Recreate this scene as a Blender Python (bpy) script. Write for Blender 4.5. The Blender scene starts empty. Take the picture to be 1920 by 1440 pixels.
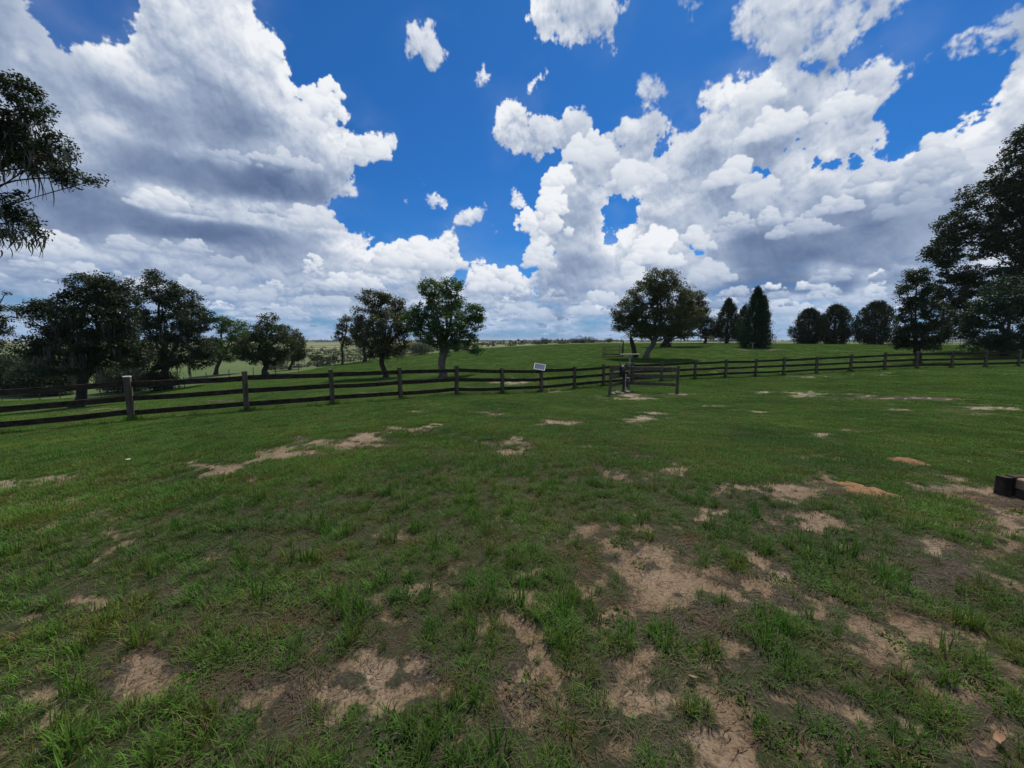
import bpy, math, random
import numpy as np
from mathutils import Vector
# ------------------------------------------------------------------ camera
scene=bpy.context.scene
EXPO=0.0
SKY_STR,SKY_AIR,SKY_DUST,SKY_OZONE,CLOUD_GAIN,SUN_E=0.07,1.0,0.4,3.0,0.96,5.0
SKY_TINT=(0.20,0.74,1.36,1.0)
F0,CX,CY,PITCH=720.0,960.0,720.0,math.radians(-6.5)
EYE=1.6
cam_d=bpy.data.cameras.new('camera'); cam=bpy.data.objects.new('camera',cam_d); scene.collection.objects.link(cam)
cam_d.sensor_width=36.0; cam_d.lens=36.0*F0/1920.0; cam_d.clip_start=0.05; cam_d.clip_end=30000
cam.location=(0,0,EYE); cam.rotation_euler=(math.radians(90)+PITCH,0,0)
scene.camera=cam
scene.view_settings.view_transform='Standard'; scene.view_settings.look='None'
scene.view_settings.exposure=EXPO; scene.view_settings.gamma=1.0; scene.view_settings.use_curve_mapping=False
SUN_EL,SUN_AZ=math.radians(62),math.radians(28)       # azimuth measured from straight ahead towards the right
def px_dir(x,y):
    u=(x-CX)/F0; v=(CY-y)/F0
    c,s=math.cos(PITCH),math.sin(PITCH)
    return (u, c-s*v, s+c*v)      # X right, Y forward, Z up
def px_azel(x,y):
    X,Y,Z=px_dir(x,y)
    return math.degrees(math.atan2(X,Y)), math.degrees(math.atan2(Z,math.hypot(X,Y)))
# ------------------------------------------------------------------ sky
TABLES={}
def perlin(u,v,per,seed):
    # gradient noise, periodic in u with integer period per
    if (per,seed) not in TABLES:
        ga=np.random.RandomState(seed).rand(per,1024).astype(np.float32)*6.2831853
        TABLES[(per,seed)]=(np.cos(ga),np.sin(ga))
    GX,GY=TABLES[(per,seed)]
    iu=np.floor(u); iv=np.floor(v)
    fu=(u-iu).astype(np.float32); fv=(v-iv).astype(np.float32)
    i0=iu.astype(np.int32)%per; i1=(i0+1)%per
    j0=iv.astype(np.int32)%1024; j1=(j0+1)%1024
    su=fu*fu*fu*(fu*(fu*6-15)+10); sv=fv*fv*fv*(fv*(fv*6-15)+10)
    a=GX[i0,j0]*fu+GY[i0,j0]*fv
    b=GX[i1,j0]*(fu-1)+GY[i1,j0]*fv
    c=GX[i0,j1]*fu+GY[i0,j1]*(fv-1)
    d=GX[i1,j1]*(fu-1)+GY[i1,j1]*(fv-1)
    a+=su*(b-a); c+=su*(d-c)
    return (a+sv*(c-a))*1.5
def puffs(u,v,per,seed):
    # round bumps with creases between them (inverted cellular noise)
    rng=np.random.RandomState(seed)
    PX=rng.rand(per,1024).astype(np.float32); PY=rng.rand(per,1024).astype(np.float32)
    iu=np.floor(u).astype(np.int32); iv=np.floor(v).astype(np.int32)
    fu=(u-iu).astype(np.float32); fv=(v-iv).astype(np.float32)
    best=np.full(fu.shape,9.0,np.float32)
    for di in (-1,0,1):
        ii=(iu+di)%per
        for dj in (-1,0,1):
            jj=(iv+dj)%1024
            d=(di+PX[ii,jj]-fu)**2+(dj+PY[ii,jj]-fv)**2
            np.minimum(best,d,out=best)
    return np.sqrt(np.maximum(1.0-best,0.0))      # 0..1
def poly_mask(A,E,pts):
    P=np.array([px_azel(*p) for p in pts])
    m=np.zeros(A.shape,bool); n=len(P)
    for i in range(n):
        x0,y0=P[i]; x1,y1=P[(i+1)%n]
        if y0==y1: continue
        c=((E>=y0)!=(E>=y1))&(A<(x1-x0)*(E-y0)/(y1-y0)+x0)
        m^=c
    return m
def blur(a,s):
    r=int(3*s)+1; k=np.exp(-0.5*(np.arange(-r,r+1)/s)**2); k/=k.sum()
    p=np.pad(a,((r,r),(r,r)),mode='edge'); o=np.zeros((p.shape[0],a.shape[1]))
    for i in range(2*r+1): o+=k[i]*p[:,i:i+a.shape[1]]
    q=np.zeros(a.shape)
    for i in range(2*r+1): q+=k[i]*o[i:i+a.shape[0]]
    return q
CLOUD_MASSES=[
 [(-300,-300),(30,-200),(48,40),(58,52),(45,68),(85,88),(120,85),(150,88),(185,88),(200,78),(240,88),(236,60),(218,34),(238,24),(268,34),(262,-20),(262,-300),(470,-300),
  (488,5),(505,35),(520,60),(530,90),(545,120),(551,165),(565,180),(582,160),(602,146),(616,143),(630,150),(642,172),(652,205),(636,225),(641,248),(670,248),(700,256),(735,250),
  (743,275),(735,300),(700,308),(672,314),(662,335),(668,370),(650,378),(632,352),(620,372),(620,395),(634,410),(640,430),(672,437),(715,440),(700,462),(670,466),(690,480),(735,446),(785,446),(812,440),(850,441),
  (868,472),(862,492),(842,520),(852,545),(868,530),(878,502),(916,487),(962,510),(996,526),(998,560),(1010,600),(1010,645),(-300,645)],
 [(1008,640),(1012,560),(998,500),(1000,480),(985,468),(998,455),(990,440),(972,425),(972,408),(990,392),(1006,395),(1020,375),(1020,355),(1042,326),(1050,318),(1040,305),(1022,285),(1008,310),(985,302),(940,275),(923,245),(932,221),(940,190),(948,180),(965,180),(985,205),(995,225),(1020,213),
  (1092,201),(1105,206),(1120,235),(1150,240),(1172,231),(1224,222),(1250,205),(1270,225),(1282,232),(1296,221),(1318,193),(1313,160),(1329,140),(1373,138),(1400,150),(1440,140),(1480,118),(1530,125),(1560,135),(1600,118),(1640,108),(1677,114),(1690,145),(1668,165),(1672,190),(1650,200),
  (1640,215),(1675,235),(1670,265),(1640,290),(1655,308),(1740,250),(1800,226),(1885,204),(1865,182),(1868,168),(1893,150),(1890,130),(1925,95),(2300,60),(2300,645)],
 [(1346,55),(1352,30),(1379,5),(1400,-60),(1420,-300),(1720,-300),(1700,-10),(1715,10),(1712,50),(1690,40),(1655,52),(1600,62),(1570,85),(1515,100),(1480,130),(1455,128),(1440,105),(1405,100),(1395,80)],
 [(1000,-300),(1160,-300),(1150,0),(1167,25),(1162,45),(1148,82),(1120,72),(1085,78),(1052,100),(1040,80),(1012,72),(1000,30),(1003,0)],
 [(757,45),(770,38),(790,35),(810,38),(822,60),(838,75),(848,92),(852,110),(836,112),(832,138),(815,125),(790,118),(762,118),(754,100),(765,80),(760,60)],
 [(887,185),(890,165),(910,150),(918,132),(932,135),(930,155),(915,168),(898,178)],
 [(985,152),(1005,140),(1030,133),(1042,148),(1035,160),(1010,158)],
 [(1182,160),(1210,150),(1235,148),(1262,150),(1258,175),(1240,190),(1232,210),(1215,205),(1208,180)],
 [(942,355),(960,350),(968,362),(990,372),(975,380),(958,388),(948,372)],
 [(740,372),(765,364),(778,374),(760,382),(742,380)],
 [(793,362),(810,358),(822,370),(845,388),(838,400),(820,395),(800,380)],
 [(838,418),(862,402),(880,390),(905,387),(918,405),(900,418),(870,424),(850,424)],
 [(812,425),(825,417),(835,425),(828,432),(815,434)],
 [(922,428),(935,424),(948,432),(945,446),(930,446)],
 [(1258,5),(1285,-40),(1310,-30),(1325,25),(1318,38),(1295,25),(1275,10)],
 [(1640,110),(1720,125),(1745,100),(1790,92),(1835,82),(1870,75),(1900,55),(1925,30),(2000,0),(2000,60),(1925,80),(1880,95),(1800,108),(1750,118),(1700,160)],
 [(1860,55),(1885,40),(1925,5),(1950,0),(1930,35),(1890,60),(1870,65)],
]
CLOUD_HOLES=[
 [(1128,398),(1134,378),(1150,374),(1166,392),(1186,366),(1216,376),(1200,398),(1188,404),(1180,424),(1160,428),(1148,444),(1132,440),(1142,416)],
 [(1300,444),(1312,435),(1326,448),(1330,472),(1312,480),(1302,465)],
 [(1222,262),(1245,255),(1268,265),(1262,282),(1240,290)],
 [(1382,335),(1400,322),(1425,315),(1448,322),(1445,342),(1430,345),(1420,330),(1400,335)],
 [(1478,280),(1500,270),(1540,278),(1600,285),(1655,300),(1600,316),(1560,310),(1520,305),(1500,290)],
 [(1030,282),(1045,276),(1060,300),(1055,318),(1040,300)],
 [(1240,190),(1262,160),(1285,190),(1290,215),(1262,212)],
 [(640,395),(665,385),(720,395),(760,420),(720,436),(660,432),(640,418)],
 [(1690,190),(1760,160),(1850,150),(1850,190),(1780,215),(1720,235),(1690,225)],
 [(1034,462),(1048,460),(1052,478),(1040,482)],
]
#  x, y, rx, ry, brightness
CLOUD_TONES=[
 (90,150,110,70,.62),(30,60,60,70,.62),(50,110,40,30,.8),(160,260,75,70,.86),(250,130,90,45,.9),(420,70,170,90,.93),(520,140,50,70,.95),
 (370,190,120,60,.66),(440,240,110,45,.56),(300,230,100,45,.6),(220,300,70,40,.5),(400,297,110,16,.8),(520,290,80,20,.82),(620,220,50,70,.97),(690,280,60,35,.95),(570,250,60,60,.8),
 (470,340,170,34,.42),(340,310,90,30,.5),(580,340,60,32,.55),(610,310,60,30,.85),(640,350,40,30,.85),
 (300,372,75,24,.92),(180,380,120,45,.52),(60,400,90,50,.6),(370,395,60,12,.8),(330,430,210,26,.42),(120,425,120,20,.5),(560,405,100,28,.9),(480,395,40,18,.82),(460,440,60,20,.5),(600,440,60,16,.66),
 (80,470,120,22,.9),(250,455,90,18,.7),(340,462,70,14,.86),(180,500,200,14,.72),(420,480,90,16,.66),(520,470,80,30,.62),(570,500,70,40,.68),(30,492,40,9,.55),
 (640,460,30,20,.95),(660,515,100,18,.96),(620,520,40,40,.85),(790,470,100,30,.97),(760,500,90,8,.75),(700,545,120,12,.75),(600,545,25,22,.95),(300,540,200,25,.68),(500,560,200,20,.78),(200,530,150,12,.7),
 (930,510,70,26,1.0),(930,545,70,9,.74),(940,575,90,20,.85),(800,560,80,20,.8),
 (945,240,50,70,1.0),(1010,250,70,40,.95),(1110,260,110,50,.93),(1090,310,90,40,.84),(1180,330,90,30,.88),(1050,345,40,40,1.0),(990,405,30,30,1.0),(1080,410,50,60,.76),(1010,460,40,50,.93),
 (1080,500,60,50,.66),(1050,540,60,30,.7),(1220,450,90,26,1.0),(1240,480,70,26,.88),(1150,510,60,20,.82),(1230,540,90,30,.78),(1310,410,60,30,.75),(1245,385,30,20,.95),(1320,505,60,14,.92),
 (1420,170,120,50,.97),(1360,220,70,50,.85),(1460,230,140,35,.82),(1600,160,90,50,.93),(1330,300,90,60,.8),(1430,300,80,30,.78),(1520,340,90,25,.83),(1380,385,60,35,.82),
 (1560,390,100,40,.7),(1450,405,60,22,.88),(1390,425,40,16,.9),(1500,420,50,18,.7),(1420,450,70,25,.56),(1560,450,130,40,.58),(1480,500,150,35,.48),(1420,540,150,14,.45),(1580,535,70,14,.5),(1330,480,40,25,.72),
 (1290,530,60,30,.8),(1655,350,30,26,1.0),(1600,350,34,12,1.0),(1700,320,50,30,.66),(1720,380,90,50,.66),(1700,460,110,40,.66),(1800,300,80,50,.84),(1880,200,60,60,.95),(1760,260,90,30,.9),(1850,330,80,60,.78),
 (1560,512,50,16,.82),(1540,498,26,12,.9),(1590,600,80,18,.7),(1480,572,90,16,.92),(1500,600,120,9,.8),(1620,545,26,40,.95),(1700,560,70,30,.75),(1380,580,80,14,.7),(1640,500,60,20,.66),
 (1450,60,90,50,.92),(1600,30,110,50,.78),(1520,80,80,30,.85),(1080,40,90,60,.9),(1800,90,90,30,.85),
]
def cloud_map(W=4096,H=1024,azr=(-180,180),elr=(-1.0,90.0)):
    # coarse guides at 0.3 degree over the part of the sky that the photograph shows
    ga=np.arange(-68,68.01,0.25); ge=np.arange(-3,50.01,0.25)
    A,E=np.meshgrid(ga,ge)
    M=np.zeros(A.shape)
    for p in CLOUD_MASSES: M[poly_mask(A,E,p)]=1
    for p in CLOUD_HOLES:
        cx=sum(q[0] for q in p)/len(p); cy=sum(q[1] for q in p)/len(p)
        M[poly_mask(A,E,[(cx+(x-cx)*1.15,cy+(y-cy)*1.2) for x,y in p])]=0
    Ms=blur(M,2.6); Mw=blur(M,9.0)
    S=np.full(A.shape,0.84)*0.35; SW=np.full(A.shape,0.35)
    for (x,y,rx,ry,b) in CLOUD_TONES:
        a,e=px_azel(x,y)
        a1,_=px_azel(x+rx,y); a0,_=px_azel(x-rx,y); _,e1=px_azel(x,y-ry); _,e0=px_azel(x,y+ry)
        ra=(a1-a0)/2; re=(e1-e0)/2
        q=((A-a)/ra)**2+((E-e)/re)**2
        w=np.exp(-q*1.6)*(900/(ra*re+40))**0.5
        S+=w*b; SW+=w
    S=S/SW
    az=np.linspace(azr[0],azr[1],W,endpoint=False,dtype=np.float32)+(azr[1]-azr[0])/W/2
    el=elr[0]+(np.arange(H,dtype=np.float32)+0.5)*(elr[1]-elr[0])/H
    AZ,EL=np.meshgrid(az,el)
    # wobble the coordinates so that nothing traced stays smooth
    def fb(u,v,cell,seed,octs,gain=0.55,sq=1.0):
        o=np.zeros(u.shape,np.float32); a=1.0; t=0
        for k in range(octs):
            per=max(4,int(round(360/cell))); c=360.0/per
            o+=a*perlin(u/c,v*sq/c,per,seed+k); t+=a; a*=gain; cell/=2.0
        return o/t*1.6
    lowf=np.clip((EL-1.0)/22.0,0.08,1.0)            # things far away near the horizon are small
    wx=fb(AZ,EL,6.0,11,5)*1.5*lowf**0.7; wy=fb(AZ,EL,6.0,31,5)*1.3*lowf
    UA=AZ+wx; UE=EL+wy
    def samp(G,a,e):
        x=np.clip((a-ga[0])/0.25,0,len(ga)-1.001); y=np.clip((e-ge[0])/0.25,0,len(ge)-1.001)
        xi=x.astype(np.int32); yi=y.astype(np.int32); fx=(x-xi).astype(np.float32); fy=(y-yi).astype(np.float32)
        G=G.astype(np.float32)
        return (G[yi,xi]*(1-fx)+G[yi,xi+1]*fx)*(1-fy)+(G[yi+1,xi]*(1-fx)+G[yi+1,xi+1]*fx)*fy
    inview=np.clip((64-np.abs(AZ))/6,0,1)*np.clip((47-EL)/5,0,1)
    gen=np.clip(fb(AZ,EL*1.5,26.0,51,4)*1.6+0.62,0,1)
    genS=np.clip(0.72+0.35*fb(AZ,EL*1.5,18.0,61,3),0.45,1)
    m=samp(Ms,UA,UE)*inview+gen*(1-inview)
    mw=samp(Mw,UA,UE)*inview+gen*(1-inview)
    tone=samp(S,AZ+wx*0.8,EL+wy*0.8)*inview+genS*(1-inview)
    # puffs, several sizes; big ones only high in the sky
    ppd=W/(azr[1]-azr[0]); ppe=H/(elr[1]-elr[0])
    def shift(Q,d):
        # value towards the sun, which stands high and a little to the right
        dy=max(1,int(round(d*ppe))); dx=int(round(0.30*d*ppd))
        sh=np.empty_like(Q); sh[:-dy]=Q[dy:]; sh[-dy:]=Q[-1]
        return np.roll(sh,-dx,axis=1)
    P=np.zeros(AZ.shape,np.float32); T=np.zeros(AZ.shape,np.float32); LT=np.zeros(AZ.shape,np.float32)
    gx=AZ; gy=EL
    for k,cell in enumerate((8.0,4.0,2.0,1.0,0.5)):
        lim=0.8+0.24*np.clip(EL,0,40)
        w=np.clip((lim*1.3-cell)/(cell*0.5)+0.5,0,1)*(0.62**k)
        gx=gx+fb(AZ,EL,cell*0.9,71+7*k,2)*cell*0.22; gy=gy+fb(AZ,EL,cell*0.9,91+7*k,2)*cell*0.22
        per=int(round(360/cell)); c=360.0/per
        F=puffs(gx/c,gy*1.3/c+k*17,per,131+k)
        P+=w*(F-0.72); T+=w
        dl=F-shift(F,cell*0.22)
        LT+=w*np.clip(dl*1.6,-0.9,0.9)
    P/=np.maximum(T,0.3)**0.85; LT/=np.maximum(T,0.3)**0.6
    rag=fb(AZ,EL,3.3,211,7,0.63,1.1)+0.35*fb(AZ,EL,0.9,219,4,0.6)
    core=(m*2-1)
    torn=np.clip((AZ+6)/8,0,1)*np.clip((EL-9)/8,0,1)      # the clouds on the right are torn and thin
    fine=fb(AZ,EL*1.15,7.0,231,6,0.62)
    near_edge=1-np.clip(np.abs(core),0,1)**2
    Hh=core*1.05+(mw-0.5)*0.5+P*1.0-torn*np.clip(0.16+fine*1.6,-0.25,1.1)*0.85+rag*(0.60+0.25*torn+0.95*near_edge+0.7*np.clip(1-mw*2.2,0,1)*(m>0.02))-0.05+0.42*np.clip(1-mw*2.6,0,1)*m
    return AZ,EL,Hh,P,LT,shift,rag,tone,m,mw,inview,fb,lowf
#  separate cumulus: x of middle, y of foot, half width, height, tone of top, tone of foot
CUMULI=[(1450,255,80,56,.95,.78),(1580,215,70,46,.95,.80),(1370,345,62,52,.93,.76),(1625,345,56,44,.88,.68),(1830,345,90,66,.88,.70),(1500,440,76,42,.84,.60),(1190,345,60,50,.94,.80),(1560,400,60,40,.88,.66),(1740,300,60,44,.92,.74),(1420,190,60,44,.96,.84),
 (930,548,58,60,1.0,.72),(790,500,92,58,1.0,.74),(690,512,40,36,.9,.7),(665,540,62,36,.97,.72),(590,520,22,48,.95,.66),(1225,500,66,74,1.0,.80),(1180,540,50,44,.92,.74),
 (1035,440,40,110,1.0,.80),(985,425,26,36,1.0,.86),(1010,500,34,60,.95,.78),(1050,345,40,40,1.0,.86),(1105,300,60,60,.95,.82),(1556,528,42,36,.82,.55),(1480,590,66,34,.92,.72),(1540,560,40,16,.86,.66),
 (1640,560,24,60,.95,.72),(1380,430,46,34,.86,.62),(1450,420,44,34,.88,.6),(1420,365,50,40,.9,.8),(1700,400,70,56,.76,.62),(1760,330,60,50,.84,.7),(1300,470,46,50,.93,.74),(1330,530,54,40,.86,.68),
 (590,240,46,80,.98,.84),(690,295,52,42,.97,.8),(620,180,30,36,1.0,.9),(540,310,80,34,.86,.7),(430,300,70,22,.78,.62),(300,392,62,44,.94,.66),(380,402,40,20,.84,.62),(590,425,60,40,.9,.7),(500,402,40,22,.84,.62),
 (110,480,70,44,.92,.72),(250,470,60,28,.84,.64),(350,470,60,30,.86,.62),(430,500,50,26,.78,.62),(70,505,60,22,.86,.6),(180,520,80,26,.86,.68),(270,545,60,28,.9,.7),(360,545,50,24,.86,.68),(490,565,60,26,.84,.66),(610,570,60,36,.88,.7),(540,590,50,18,.85,.7),
 (1010,600,40,26,.86,.7),(960,590,30,20,.88,.72),(1090,590,40,22,.88,.72),(1130,570,40,26,.9,.74),(1330,600,50,22,.84,.68)]
def stamp_cumuli(AZ,EL,b,al,rag,P,azr,elr):
    veilseed=1
    H,W=b.shape; ppd=W/(azr[1]-azr[0]); ppe=H/(elr[1]-elr[0])
    rng=np.random.RandomState(77)
    L=[]
    for (x,y,hw,h,tt,tb) in CUMULI:
        a,e=px_azel(x,y); a1,_=px_azel(x+hw,y); _,e1=px_azel(x,y-h)
        L.append((a,e,a1-a,e1-e,tt,tb,1.0))
    for k in range(900):
        e=0.6+14*rng.rand()**2.0
        a=rng.uniform(-180,180)
        if e>6.5 and abs(a)<62: continue
        hw=(0.35+0.24*e)*rng.uniform(0.5,1.7); h=hw*rng.uniform(0.35,0.85)
        tt=rng.uniform(0.70,1.0); L.append((a,e,hw,h,tt,tt-rng.uniform(0.20,0.40),rng.uniform(0.55,1.0)))
    L.sort(key=lambda q:q[1]+(0 if q[6]==1.0 else -1.0))
    for (a,e,hw,h,tt,tb,op) in L:
        n=int(10+14*min(1,hw/5)+10*max(0,h/hw-1)); C=[]
        for i in range(n):
            t=rng.uniform(-1,1); env=(1-abs(t)**2.2)
            r=min(hw,1.3*h)*rng.uniform(0.20,0.42)*(0.55+0.6*env)
            cy=e+max(0.0,h*env*rng.uniform(0.15,1.0)-r*0.6)
            C.append((cy,a+t*hw*0.85,r))
            for q in range(3):
                th=rng.uniform(-0.3,3.4); r2=r*rng.uniform(0.28,0.5)
                C.append((cy+math.sin(th)*r*0.7,a+t*hw*0.85+math.cos(th)*r*0.8,r2))
        C.sort(key=lambda q:-q[0])
        for (cy,cx,r) in C:
            ry=r*0.86
            j0=int((cx-1.5*r-azr[0])*ppd); j1=int((cx+1.5*r-azr[0])*ppd)+2
            i0=int((cy-1.5*ry-elr[0])*ppe); i1=int((cy+1.5*ry-elr[0])*ppe)+2
            j0=max(0,j0); i0=max(0,i0); j1=min(W,j1); i1=min(H,i1)
            if j1-j0<2 or i1-i0<2: continue
            sl=(slice(i0,i1),slice(j0,j1))
            X=(AZ[sl]-cx)/r; Y=(EL[sl]-cy)/ry
            rr=np.sqrt(X*X+Y*Y)-0.30*rag[sl]-0.16*P[sl]
            m=np.clip((1-rr)/0.34,0,1); m=m*m*(3-2*m)
            m=m*np.clip((EL[sl]-(e-0.10*h)+0.10*h*rag[sl])/(0.22*h+0.02),0,1)*op
            hf=np.clip((EL[sl]-e)/max(h,0.01),0,1.1)
            lgt=np.clip(0.30+0.45*Y+0.18*X+0.55*hf,0,1)
            t=tb+(tt-tb)*lgt
            b[sl]=b[sl]*(1-m)+t*m
            al[sl]=1-(1-al[sl])*(1-m)
    return b,al
def cloud_rgba(W=4096,H=1024,azr=(-180,180),elr=(-1.0,90.0)):
    AZ,EL,Hh,P,LT,shift,rag,tone,m,mw,inview,fb,lowf=cloud_map(W,H,azr,elr)
    # density -> opacity; crisp for solid masses, soft for thin scraps
    soft=0.42+0.75*np.clip(1-mw*1.5,0,1)+0.75*np.clip((AZ-4)/14,0,1)*np.clip((EL-22)/9,0,1)
    al=np.clip(Hh/soft+0.10,0,1); al=al*al*(3-2*al)
    wisp=np.clip(1-mw*2.3,0,1); fib=np.clip(0.55+0.9*fb(AZ,EL,1.6,333,6,0.7),0,1)
    al=al*(1-wisp*(1-fib)*0.95)
    veil=np.clip((fb(AZ,EL*1.7,14,301,5)+0.15),0,1)*0.13*np.clip(mw*2-0.15,0,1)
    al=1-(1-al)*(1-veil*np.clip((EL-3)/6,0,1))
    # light: the sun stands high, so what lies above shades what lies below
    Q=np.clip(Hh,0,1.6).astype(np.float32)
    occ=np.zeros_like(Q)
    for d,wt in ((0.5,0.6),(1.2,0.6),(2.4,0.5)):
        occ+=wt*np.clip(Q-shift(Q,d),-1,1)*(np.clip(lowf*4/d,0,1) if d>1 else 1.0)
    lit=np.tanh(LT*0.9+occ*0.55)                     # -1 shaded .. 1 lit
    thick=np.clip(Hh*0.55,0,1)
    edge=np.exp(-np.clip(Hh,0,9)*2.6)
    tone=np.where(tone>0.74,0.74+(tone-0.74)*0.62,tone)
    tn_=np.clip((AZ+2)/10,0,1)*np.clip((EL-6)/8,0,1)
    b=tone+0.13*fb(AZ,EL*1.2,9.0,351,3,0.5)*(0.4+tn_)-0.03*tn_+lit*(0.09+0.13*np.clip((tone-0.5)*3,0,1))*(1-0.35*tn_)+edge*(0.97-tone)*0.75-0.03*thick
    b+=0.02*rag
    low=np.clip(1-(EL-0.5)/9.0,0,1)
    # low in the sky: rows of small cumulus, white tops on grey blue feet
    per=fb(AZ,EL*3.4,5.0,401,5)
    b=b-low*0.05+low*(per*0.22)
    al=np.clip(al-low*np.clip(-per*1.3-0.05,0,1)*0.95,0,1)
    al=np.clip(al,0,1)*(1-low**4*0.85*np.clip(0.5-per,0,1)); b,al=stamp_cumuli(AZ,EL,b,al,rag,P,azr,elr)
    b=np.clip(b,0.36,1.02)
    # thin smoke rising from a fire far off
    pa,pe=px_azel(1050,634); qa,qe=px_azel(1040,556)
    h_=np.clip((EL-pe)/(qe-pe),0,1.3); ctr=pa+(qa-pa)*h_+0.5*fb(AZ*0+EL*3,EL,4.0,808,2)*h_; wd=0.35+1.5*h_
    sm=np.exp(-((AZ-ctr)/wd)**2)*np.clip((EL-pe+0.3)*2,0,1)*np.clip(1.25-h_,0,1)*np.clip(0.75+0.8*fb(AZ,EL,1.4,818,4),0,1)*0.55
    b=b*(1-sm)+0.50*sm; al=1-(1-al)*(1-sm*0.7)
    # colour: shadowed cloud is blue grey, lit cloud white
    t=np.clip((b-0.40)/0.58,0,1)[...,None]
    dark=np.array([0.36,0.44,0.585],np.float32); mid=np.array([0.63,0.69,0.79],np.float32); wht=np.array([0.965,0.975,0.99],np.float32)
    s=np.where(t<0.5,dark+(mid-dark)*(t*2),mid+(wht-mid)*(t*2-1))
    air=np.array([0.50,0.66,0.86],np.float32)
    k=np.clip(np.exp(-np.clip(EL-0.2,0,90)/3.2)*0.62,0,1)[...,None]
    s=s*(1-k)+air*k
    al=1-(1-al)*(1-0.93*np.exp(-np.clip(EL,0,90)/2.2))
    lin=np.where(s<=0.04045,s/12.92,((s+0.055)/1.055)**2.4)
    return np.concatenate([lin,al[...,None]],axis=2).astype(np.float32)
def build_world():
    W,H=4096,1024
    # coarse all round, fine where the photograph looks
    low=cloud_rgba(1024,256)
    j=(np.arange(W)+0.5)/4-0.5; i=(np.arange(H)+0.5)/4-0.5
    j0=np.floor(j).astype(int); i0=np.clip(np.floor(i).astype(int),0,254); fj=(j-j0)[None,:,None].astype(np.float32); fi=np.clip(i-i0,0,1)[:,None,None].astype(np.float32)
    a=low[i0]*(1-fi)+low[i0+1]*fi
    sky=a[:,j0%1024]*(1-fj)+a[:,(j0+1)%1024]*fj
    c0=1316; c1=W-c0; h1=int(52/91*H)
    fine=cloud_rgba(c1-c0,h1,(-180+c0*360/W,-180+c1*360/W),(-1.0,-1.0+h1*91.0/H))
    fr=np.minimum(1,np.minimum(np.arange(c1-c0),np.arange(c1-c0)[::-1])/30.0)[None,:,None]*np.minimum(1,np.arange(h1)[::-1]/40.0)[:,None,None]
    sky[:h1,c0:c1]=sky[:h1,c0:c1]*(1-fr)+fine*fr
    full=np.zeros((2048,W,4),np.float32)
    # rows of the picture run from straight down to straight up
    rows=(np.arange(2048)+0.5)/2048*180-90
    src=np.clip(((rows+1.0)/91.0*H).astype(int),0,H-1)
    full[:]=sky[src]
    full[rows<-1.0]=(0.05,0.07,0.04,1.0)
    full=np.roll(full,-W//4,axis=1)
    al=np.repeat(full[...,3:4],4,axis=2); full[...,3]=1.0
    imgs=[]
    for nm,buf in (('cloud_colour',full),('cloud_cover',al)):
        img=bpy.data.images.new(nm,W,2048,alpha=False,float_buffer=True); img.colorspace_settings.name='Non-Color'
        img.pixels.foreach_set(np.ascontiguousarray(buf).ravel()); img.update(); imgs.append(img)
    w=bpy.data.worlds.new('World'); scene.world=w; w.use_nodes=True
    nt=w.node_tree; nt.nodes.clear(); N=nt.nodes; L=nt.links
    st=N.new('ShaderNodeTexSky'); st.sky_type='NISHITA'; st.sun_disc=False
    st.sun_elevation=SUN_EL; st.sun_rotation=SUN_AZ; st.air_density=SKY_AIR; st.dust_density=SKY_DUST; st.ozone_density=SKY_OZONE; st.altitude=0
    hs=N.new('ShaderNodeMix'); hs.data_type='RGBA'; hs.blend_type='MULTIPLY'; hs.inputs['Factor'].default_value=1.0; hs.inputs['B'].default_value=SKY_TINT
    L.new(st.outputs[0],hs.inputs['A'])
    tc=N.new('ShaderNodeTexCoord')
    env=N.new('ShaderNodeTexEnvironment'); env.image=imgs[0]; env.projection='EQUIRECTANGULAR'; env.interpolation='Linear'
    L.new(tc.outputs['Generated'],env.inputs[0])
    env2=N.new('ShaderNodeTexEnvironment'); env2.image=imgs[1]; env2.projection='EQUIRECTANGULAR'; L.new(tc.outputs['Generated'],env2.inputs[0])
    sc=N.new('ShaderNodeVectorMath'); sc.operation='SCALE'; sc.inputs['Scale'].default_value=CLOUD_GAIN/SKY_STR
    L.new(env.outputs['Color'],sc.inputs[0])
    mx=N.new('ShaderNodeMix'); mx.data_type='RGBA'
    L.new(env2.outputs['Color'],mx.inputs['Factor']); L.new(hs.outputs['Result'],mx.inputs['A']); L.new(sc.outputs[0],mx.inputs['B'])
    bg=N.new('ShaderNodeBackground'); bg.inputs['Strength'].default_value=SKY_STR
    L.new(mx.outputs['Result'],bg.inputs['Color'])
    out=N.new('ShaderNodeOutputWorld'); L.new(bg.outputs[0],out.inputs['Surface'])
    w.cycles.sampling_method='MANUAL'; w.cycles.sample_map_resolution=1024
build_world()
sun_d=bpy.data.lights.new('sun','SUN'); sun=bpy.data.objects.new('sun',sun_d); scene.collection.objects.link(sun)
sun_d.energy=SUN_E; sun_d.angle=math.radians(8); sun_d.color=(1.0,0.93,0.80)
sdir=Vector((math.sin(SUN_AZ)*math.cos(SUN_EL),math.cos(SUN_AZ)*math.cos(SUN_EL),math.sin(SUN_EL)))
sun.rotation_euler=sdir.to_track_quat('Z','Y').to_euler()
GREEN=[(0.018,0.047,0.006),(0.031,0.081,0.010),(0.054,0.108,0.017)]
BLADE=[(0.040,0.090,0.014),(0.080,0.166,0.026),(0.130,0.212,0.048),(0.15,0.13,0.08),(0.085,0.066,0.046)]
GD=(480,440,325,74,33,10)
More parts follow.
